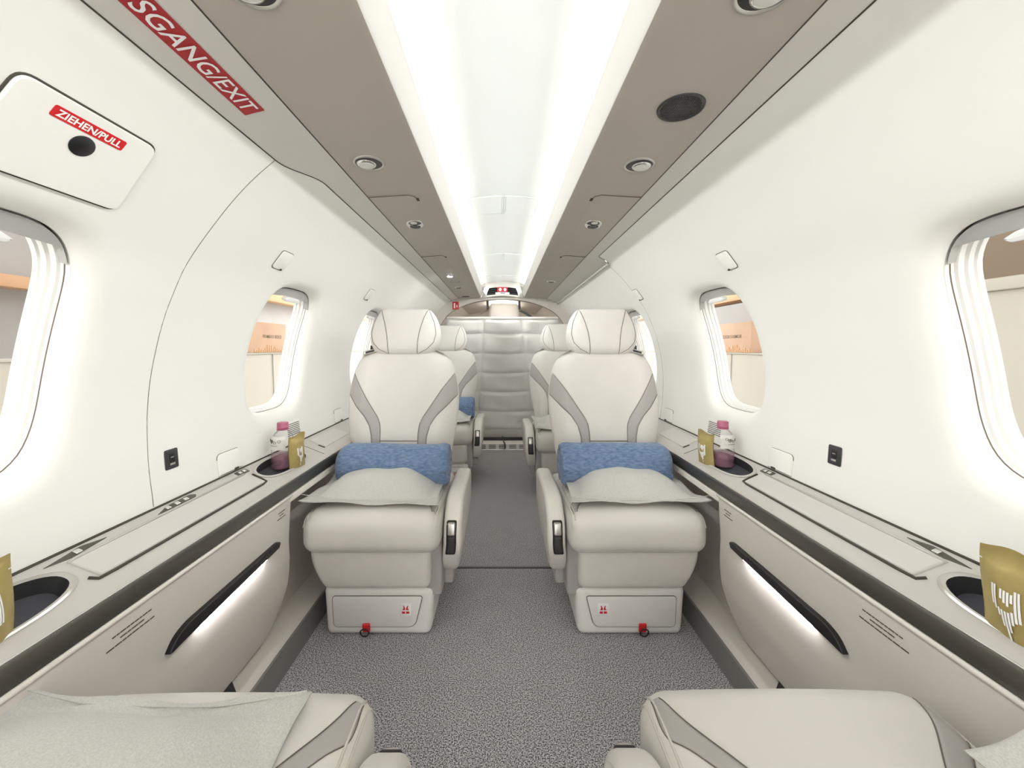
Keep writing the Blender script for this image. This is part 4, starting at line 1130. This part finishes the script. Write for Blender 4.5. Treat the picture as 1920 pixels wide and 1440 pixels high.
def pillow(loc, rot, label, wx=.43, wy=.315, h=.088, seed=1):
    V, F = pillow_mesh(wx, wy, h, seed)
    me = newmesh('pillow', V, F, M_linen); o = bpy.data.objects.new('pillow', me); COL.objects.link(o); weld(me, 1e-4)
    o.location = loc; o.rotation_euler = rot; tag(o, label, 'pillow', 'grey linen pillows')
    def sx(v): return v
    hemv = [((2*t-1)*wx/2*.985*(1-.055*0), -wy/2*.985*(1-.07*(1-(2*t-1)**2))+.010, .004+.016*max(0, abs(2*t-1)-.45)/.55) for t in [k/30 for k in range(31)]]
    hm = newmesh('hem_stitch', *tube(hemv, .0011, 5), M_linen); ho = bpy.data.objects.new('hem_stitch', hm); COL.objects.link(ho); ho.parent = o
    return o
def blanket(loc, length, r, label, seed, flip=1):
    rnd = random.Random(seed); ph = [rnd.uniform(0, 6.28) for _ in range(8)]
    n, m = 64, 60
    def rad(t, x):
        w = .025*sin(3*t+ph[0]+6*x)+.018*sin(5*t+ph[1]-11*x)+.014*sin(2*t+24*x+ph[2])+.010*sin(9*t+17*x+ph[3])
        lump = .05*max(0, cos(t-1.9))**3
        return r*(1+w+lump)
    V, F = [], []
    prof_ = []
    for j in range(m+1):
        x = (j/m-.5)*length
        e = min(j, m-j)/m*length
        k = 1-.16*(max(0, 1-e/.03))**2
        prof_.append((x, k))
    for x, k in prof_:
        for i in range(n):
            t = 2*pi*i/n; R = rad(t, x)*k
            if x*flip > length/2-.05: R *= 1+(.07*sin(7*t+ph[4])+.05*sin(13*t+ph[5]))*(1-(length/2-x*flip)/.05)
            V.append((x, R*cos(t)*.98, R*sin(t)*.92))
    F = [(j*n+i, j*n+(i+1) % n, (j+1)*n+(i+1) % n, (j+1)*n+i) for j in range(m) for i in range(n)]
    # rolled ends: spiral ridges pressed inwards
    for e_, sg_ in ((0, -1), (m, 1)):
        base = e_*n; last = base
        for q in range(1, 9):
            f = 1-q/9; st_ = len(V)
            for i in range(n):
                t = 2*pi*i/n; R = rad(t, prof_[e_][0])*.84*f
                ridge = .5+.5*cos(2*pi*(q/2.25)-t)
                V.append((prof_[e_][0]+sg_*(-.010+.012*ridge*(1-.4*f)), R*cos(t)*.98, R*sin(t)*.92))
            F += [(last+i, last+(i+1) % n, st_+(i+1) % n, st_+i) for i in range(n)]; last = st_
        F.append(tuple(last+i for i in range(n)))
    # loose flap edge hanging along the front underside
    V0 = len(V)
    me = newmesh('blanket_roll', V, F, M_blue); o = bpy.data.objects.new('blanket_roll', me); COL.objects.link(o)
    o.location = loc; tag(o, label, 'blanket', 'rolled blue blankets')
    fl = grid(lambda u, v: ((u-.5)*length*.97, -(r*1.01+.004*sin(8*u+ph[5]))*cos(.15+1.25*v)*.98-.001, -r*.93*sin(.15+1.25*v)), 40, 10)
    fl2 = grid(lambda u, v: (flip*(length/2-.045+.05*u), -r*(.95-.25*v)-.006*sin(5*u+ph[6]), -r*(.25+.72*v)+.004*sin(9*u)), 10, 10)
    fm = newmesh('loose_edge', *fl, M_blue); fo = bpy.data.objects.new('loose_edge', fm); COL.objects.link(fo); fo.parent = o
    return o
pillow((-.425, 1.345, .441), (radians(-1), radians(2), radians(1.5)), 'grey linen pillow lying on the left seat in front of the blue roll', seed=3)
pillow((.428, 1.345, .441), (radians(-1), radians(-1), radians(-2)), 'grey linen pillow lying on the right seat in front of the blue roll', seed=8)
pillow((-.425, 2.66, .447), (0, radians(2), 0), 'grey linen pillow on the rearmost left seat', seed=5)
pillow((.405, 2.46, .447), (radians(3), radians(-2), 0), 'grey linen pillow on the rearmost right seat', seed=6)
pillow((-.470, .377, .446), (radians(1), radians(-5), radians(184)), 'large grey linen pillow in the bottom left corner', wx=.40, wy=.325, h=.085, seed=9)
pillow((.635, .262, .530), (radians(-35), 0, radians(90)), 'grey linen pillow corner at the bottom right edge', wx=.36, wy=.26, h=.085, seed=4)
blanket((-.408, 1.455, .486), .405, .0800, 'blue denim-like blanket roll on the left seat', 2, 1)
blanket((.410, 1.455, .488), .400, .0800, 'blue denim-like blanket roll on the right seat', 5, -1)
blanket((-.408, 2.785, .486), .405, .0800, 'blue blanket roll on the rearmost left seat', 9, 1)

# ------------------------------------------------------------------ bottles and snack pouches in the cup wells
def bottle(loc, label, rot=0):
    t = thing('water_bottle', label, 'bottle', loc, group='water bottles', world=False); t.rotation_euler = (0, 0, rot)
    XF[0] = lambda v: (v[0], v[1], v[2]*.80)
    body = [(.026, 0), (.0315, .004), (.033, .012), (.0322, .030), (.0335, .036), (.0322, .060), (.0335, .066), (.0335, .105), (.0325, .120), (.0285, .136), (.0205, .149), (.0155, .155), (.0150, .168)]
    obj('body', *lathe(body, 32), M_pet, t)
    obj('cap', *lathe([(.0165, .162), (.0172, .164), (.0172, .170), (.0166, .171), (.0168, .184), (.0155, .187), (.010, .188)], 28), M_pink, t)
    for k in range(28):
        pass
    obj('cap_ring', *lathe([(.0160, .1565), (.0175, .1575), (.0175, .1605), (.0160, .1615)], 28), M_pink, t)
    obj('lower_label', *lathe([(.0326, .008), (.0336, .012), (.0328, .034), (.0336, .040), (.0332, .060), (.0324, .0605)], 32), M_water, t)
    lb = obj('upper_label', *grid(lambda u, v: (.0340*cos(2.2*(u-.5)-pi/2)*(1 if v < .8 else 1-.10*(v-.8)/.2*2), .0340*sin(2.2*(u-.5)-pi/2)*(1 if v < .8 else 1-.10*(v-.8)/.2*2), .084+.052*v), 16, 10), M_label, t, recalc=False)
    rnd = random.Random(3); sq = []
    for k in range(6):
        a = rnd.uniform(-.55, .55)-pi/2; z = rnd.uniform(.112, .124); L = []
        for j in range(9):
            L.append((.0346*cos(a+.12*cos(j*.9+k)), .0346*sin(a+.12*cos(j*.9+k)), z+.005*sin(j*.9+k)))
        sq.append(tube(L, .0007, 4))
    for k in range(5): sq.append(tube([(.0346*cos(-pi/2-.4+.17*k), .0346*sin(-pi/2-.4+.17*k), .101), (.0346*cos(-pi/2-.28+.17*k), .0346*sin(-pi/2-.28+.17*k), .101)], .0008, 4))
    obj('label_print', *join(*sq), M_print, lb)
    for ch in t.children: pass
    XF[0] = None
    return t
def lw(sg, u, y): p = Lg(sg, u, y, 0); return p
bottle((-.717, 1.244, .536), 'clear bottle with pink cap in the aft left cup well', radians(-20))
bottle((.717, 1.262, .536), 'clear bottle with pink cap in the aft right cup well', radians(20))
bottle((.716, .455, .548), 'clear bottle behind the gold pouch at the right edge', radians(20))
def pouch(loc, rot, label, w, h, seed, detail):
    t = thing('snack_pouch', label, 'snack pouch', loc, group='gold snack pouches', world=False); t.rotation_euler = rot
    rnd = random.Random(seed); p0, p1 = rnd.uniform(0, 6), rnd.uniform(0, 6)
    def dep(u, v):
        a = abs(2*u-1); k = (1-a**3)*sin(pi*min(1, max(0, v))**.9)
        k *= (1 if v < .80 else max(0, (1-(v-.80)/.14)))
        return .013*max(0, k)+.0018*sin(11*u+p0+4*v)*max(0, k)
    def pt(u, v, s_):
        x = (u-.5)*w*(1-.05*sin(pi*v)); z = v*h+.004*sin(6*u+p1)*(v > .9)
        return (x+.003*sin(5*v+p0), -s_*(dep(u, v)+.0007), z)
    A = grid(lambda u, v: pt(u, v, 1), 24, 30); B = grid(lambda u, v: pt(u, v, -1), 24, 30)
    obj('foil', *join(A, B), M_gold, t, recalc=False)
    # emblem: a plume of upright bars tapering to a point
    cx, zb, lw_, lh = .0, h*.16, w*.40, h*.50
    bars = [(0, .62, 1.0), (1, .55, 1.0), (2, .45, .60), (3, .27, .58), (4, .0, .57), (5, .20, .57), (6, .36, .60), (7, .42, 1.0), (8, .44, 1.0)]
    tops = [(3, .78, .96), (4, .72, .95), (5, .68, .94), (6, .76, .92)]
    sb = []
    for i, z0, z1 in bars+tops:
        x = cx-lw_/2+lw_*(i+.5)/9; bw_ = lw_/9*.36
        for kk in range(4):
            za, zc_ = z0+(z1-z0)*kk/4, z0+(z1-z0)*(kk+1)/4
            q = []
            for xx, zz in ((x-bw_, za), (x+bw_, za), (x+bw_, zc_), (x-bw_, zc_)):
                v = (zb+lh*zz)/h; u = xx/w+.5
                p = pt(u, v, 1); q.append((p[0], p[1]-.0012, p[2]))
            sb.append((q, [(0, 1, 2, 3)]))
    obj('emblem', *join(*sb), M_white, t, smooth=False, recalc=False)
    a = [pt(.93, .83, 1), pt(1.0, .83, 1), pt(1.0, .84, 1), pt(.93, .84, 1)] if detail > 0 else [pt(.0, .83, 1), pt(.07, .83, 1), pt(.07, .84, 1), pt(.0, .84, 1)]
    obj('tear_notch', [(p[0], p[1]-.001, p[2]) for p in a], [(0, 1, 2, 3)], M_white, t, smooth=False, recalc=False)
    return t
pouch((.672, .509, .520), (radians(0), 0, radians(-90)), 'gold foil snack pouch with white emblem at the right edge', .074, .135, 1, -1)
pouch((-.672, .484, .520), (radians(0), 0, radians(90)), 'gold foil snack pouch cut off by the left edge', .074, .135, 2, 1)
pouch((-.667, 1.236, .530), (radians(0), 0, radians(80)), 'gold foil snack pouch beside the aft left bottle', .074, .118, 3, 1)
pouch((.667, 1.272, .530), (radians(0), 0, radians(-80)), 'gold foil snack pouch beside the aft right bottle', .076, .118, 4, -1)

# ------------------------------------------------------------------ the hangar seen through the windows
def box(name, x0, x1, y0, y1, z0, z1, m, **kw): return obj(name, *rbox(x0, x1, y0, y1, z0, z1, .004, 1), m, **kw)
hf = box('floor_hangar', -9, 9, -6, 16, -1.5, -1.4, M_hfloor, kind='structure'); hf['label'] = 'pale hangar floor outside'
hr = box('ceiling_hangar', -9, 9, -1.4, 7, 4.2, 4.4, M_hgrey, kind='structure'); hr['label'] = 'unseen hangar roof added above the aircraft to shade the hangar'  # out of view, put in to keep sky light off the hangar walls
for sg in (-1, 1):
    q = (lambda a, b: (min(sg*a, sg*b), max(sg*a, sg*b)))
    x0, x1 = q(5.0, 5.2); w = box('wall_hangar_'+side[sg], x0, x1, -6, 16, -1.4, 4.2, M_hgrey if sg < 0 else M_hbrown, kind='structure'); w['label'] = 'hangar wall outside on the '+side[sg]
    x0, x1 = q(3.0, 3.1)
    ys = (-2, 9) if sg < 0 else (3.6, 9)
    pt_ = thing('hangar_partition', 'cream partition wall outside the %s windows' % side[sg], 'partition', (sg*3.05, 3, -1.4))
    obj('board', *rbox(x0, x1, ys[0], ys[1], -1.4, .835, .004, 1), M_hcream, pt_)
    x2, x3 = q(2.985, 3.11); obj('top_rail', *rbox(x2, x3, ys[0], ys[1], .835, .856, .004, 1), M_hcream, pt_)
    obj('joint', *tube([(sg*2.998, 5.02, .83), (sg*2.998, 5.05, .4), (sg*2.998, 5.06, -.5)], .008, 5), M_shade, pt_)
    if sg < 0: obj('joint', *tube([(sg*2.998, 2.42, .83), (sg*2.998, 2.50, .4), (sg*2.998, 2.6, .0), (sg*2.998, 2.6, -.6)], .012, 5), M_shade, pt_)
    # peach carton standing on the partition
    bx = thing('carton', 'peach cardboard carton with dark lettering seen through the second %s window' % side[sg], 'carton', (sg*3.05, 5.02, .856))
    x4, x5 = q(2.98, 3.3); obj('body', *rbox(x4, x5, 4.60, 5.30, .856, 1.235, .006, 2), M_box, bx)
    TV, TF, tw, th = text_mesh('BOMBAY BOLD', .1, .001)
    kk = .40/tw
    obj('lettering', [(sg*2.977, 4.99+v[0]*kk, 1.06+v[1]*kk) for v in TV], TF, M_hbrown, bx, smooth=False, recalc=False)
    fr = []
    rnd = random.Random(4)
    for k in range(16):
        y = 4.62+.042*k; fr.append(rbox(min(sg*2.972, sg*2.982), max(sg*2.972, sg*2.982), y, y+.03, .862, .862+rnd.uniform(.02, .10), .002, 1))
    obj('torn_tape', *join(*fr), M_orange, bx)
    x6, x7 = q(4.7, 4.95)
    box('roof_beam', x6, x7, 6.2, 14, 1.86, 2.10, M_orange, label='orange roof beam high outside the second %s window' % side[sg], cat='beam')
x6, x7 = -4.9, -4.7
box('roof_beam', x6, x7, -1, 5.6, 1.50, 1.62, M_orange, label='orange beam outside the nearest left window', cat='beam')
box('wall_hangar_aft_right', 3.4, 3.6, 4.2, 12, -1.4, 1.55, M_hgrey, kind='structure')['label'] = 'grey screen outside the right windows'
hd_ = thing('hangar_door', 'tall cream hangar door panel outside the nearest right window', 'door panel', (3.05, 1, -1.4))
obj('leaf', *rbox(3.0, 3.12, -3, 3.45, -1.4, 1.27, .006, 1), M_hcream, hd_)
obj('top_rail', *rbox(2.97, 3.14, -3, 3.45, 1.27, 1.345, .006, 1), M_hcream, hd_)
obj('joint', *tube([(2.996, 2.62, 1.26), (2.996, 2.60, .95), (2.996, 2.60, -.5)], .008, 5), M_shade, hd_)
for (y, z) in ((2.33, .62), (2.32, .44), (2.12, .22)): obj('latch', *rbox(2.99, 3.0, y, y+.03, z, z+.008, .002, 1), M_shade, hd_)
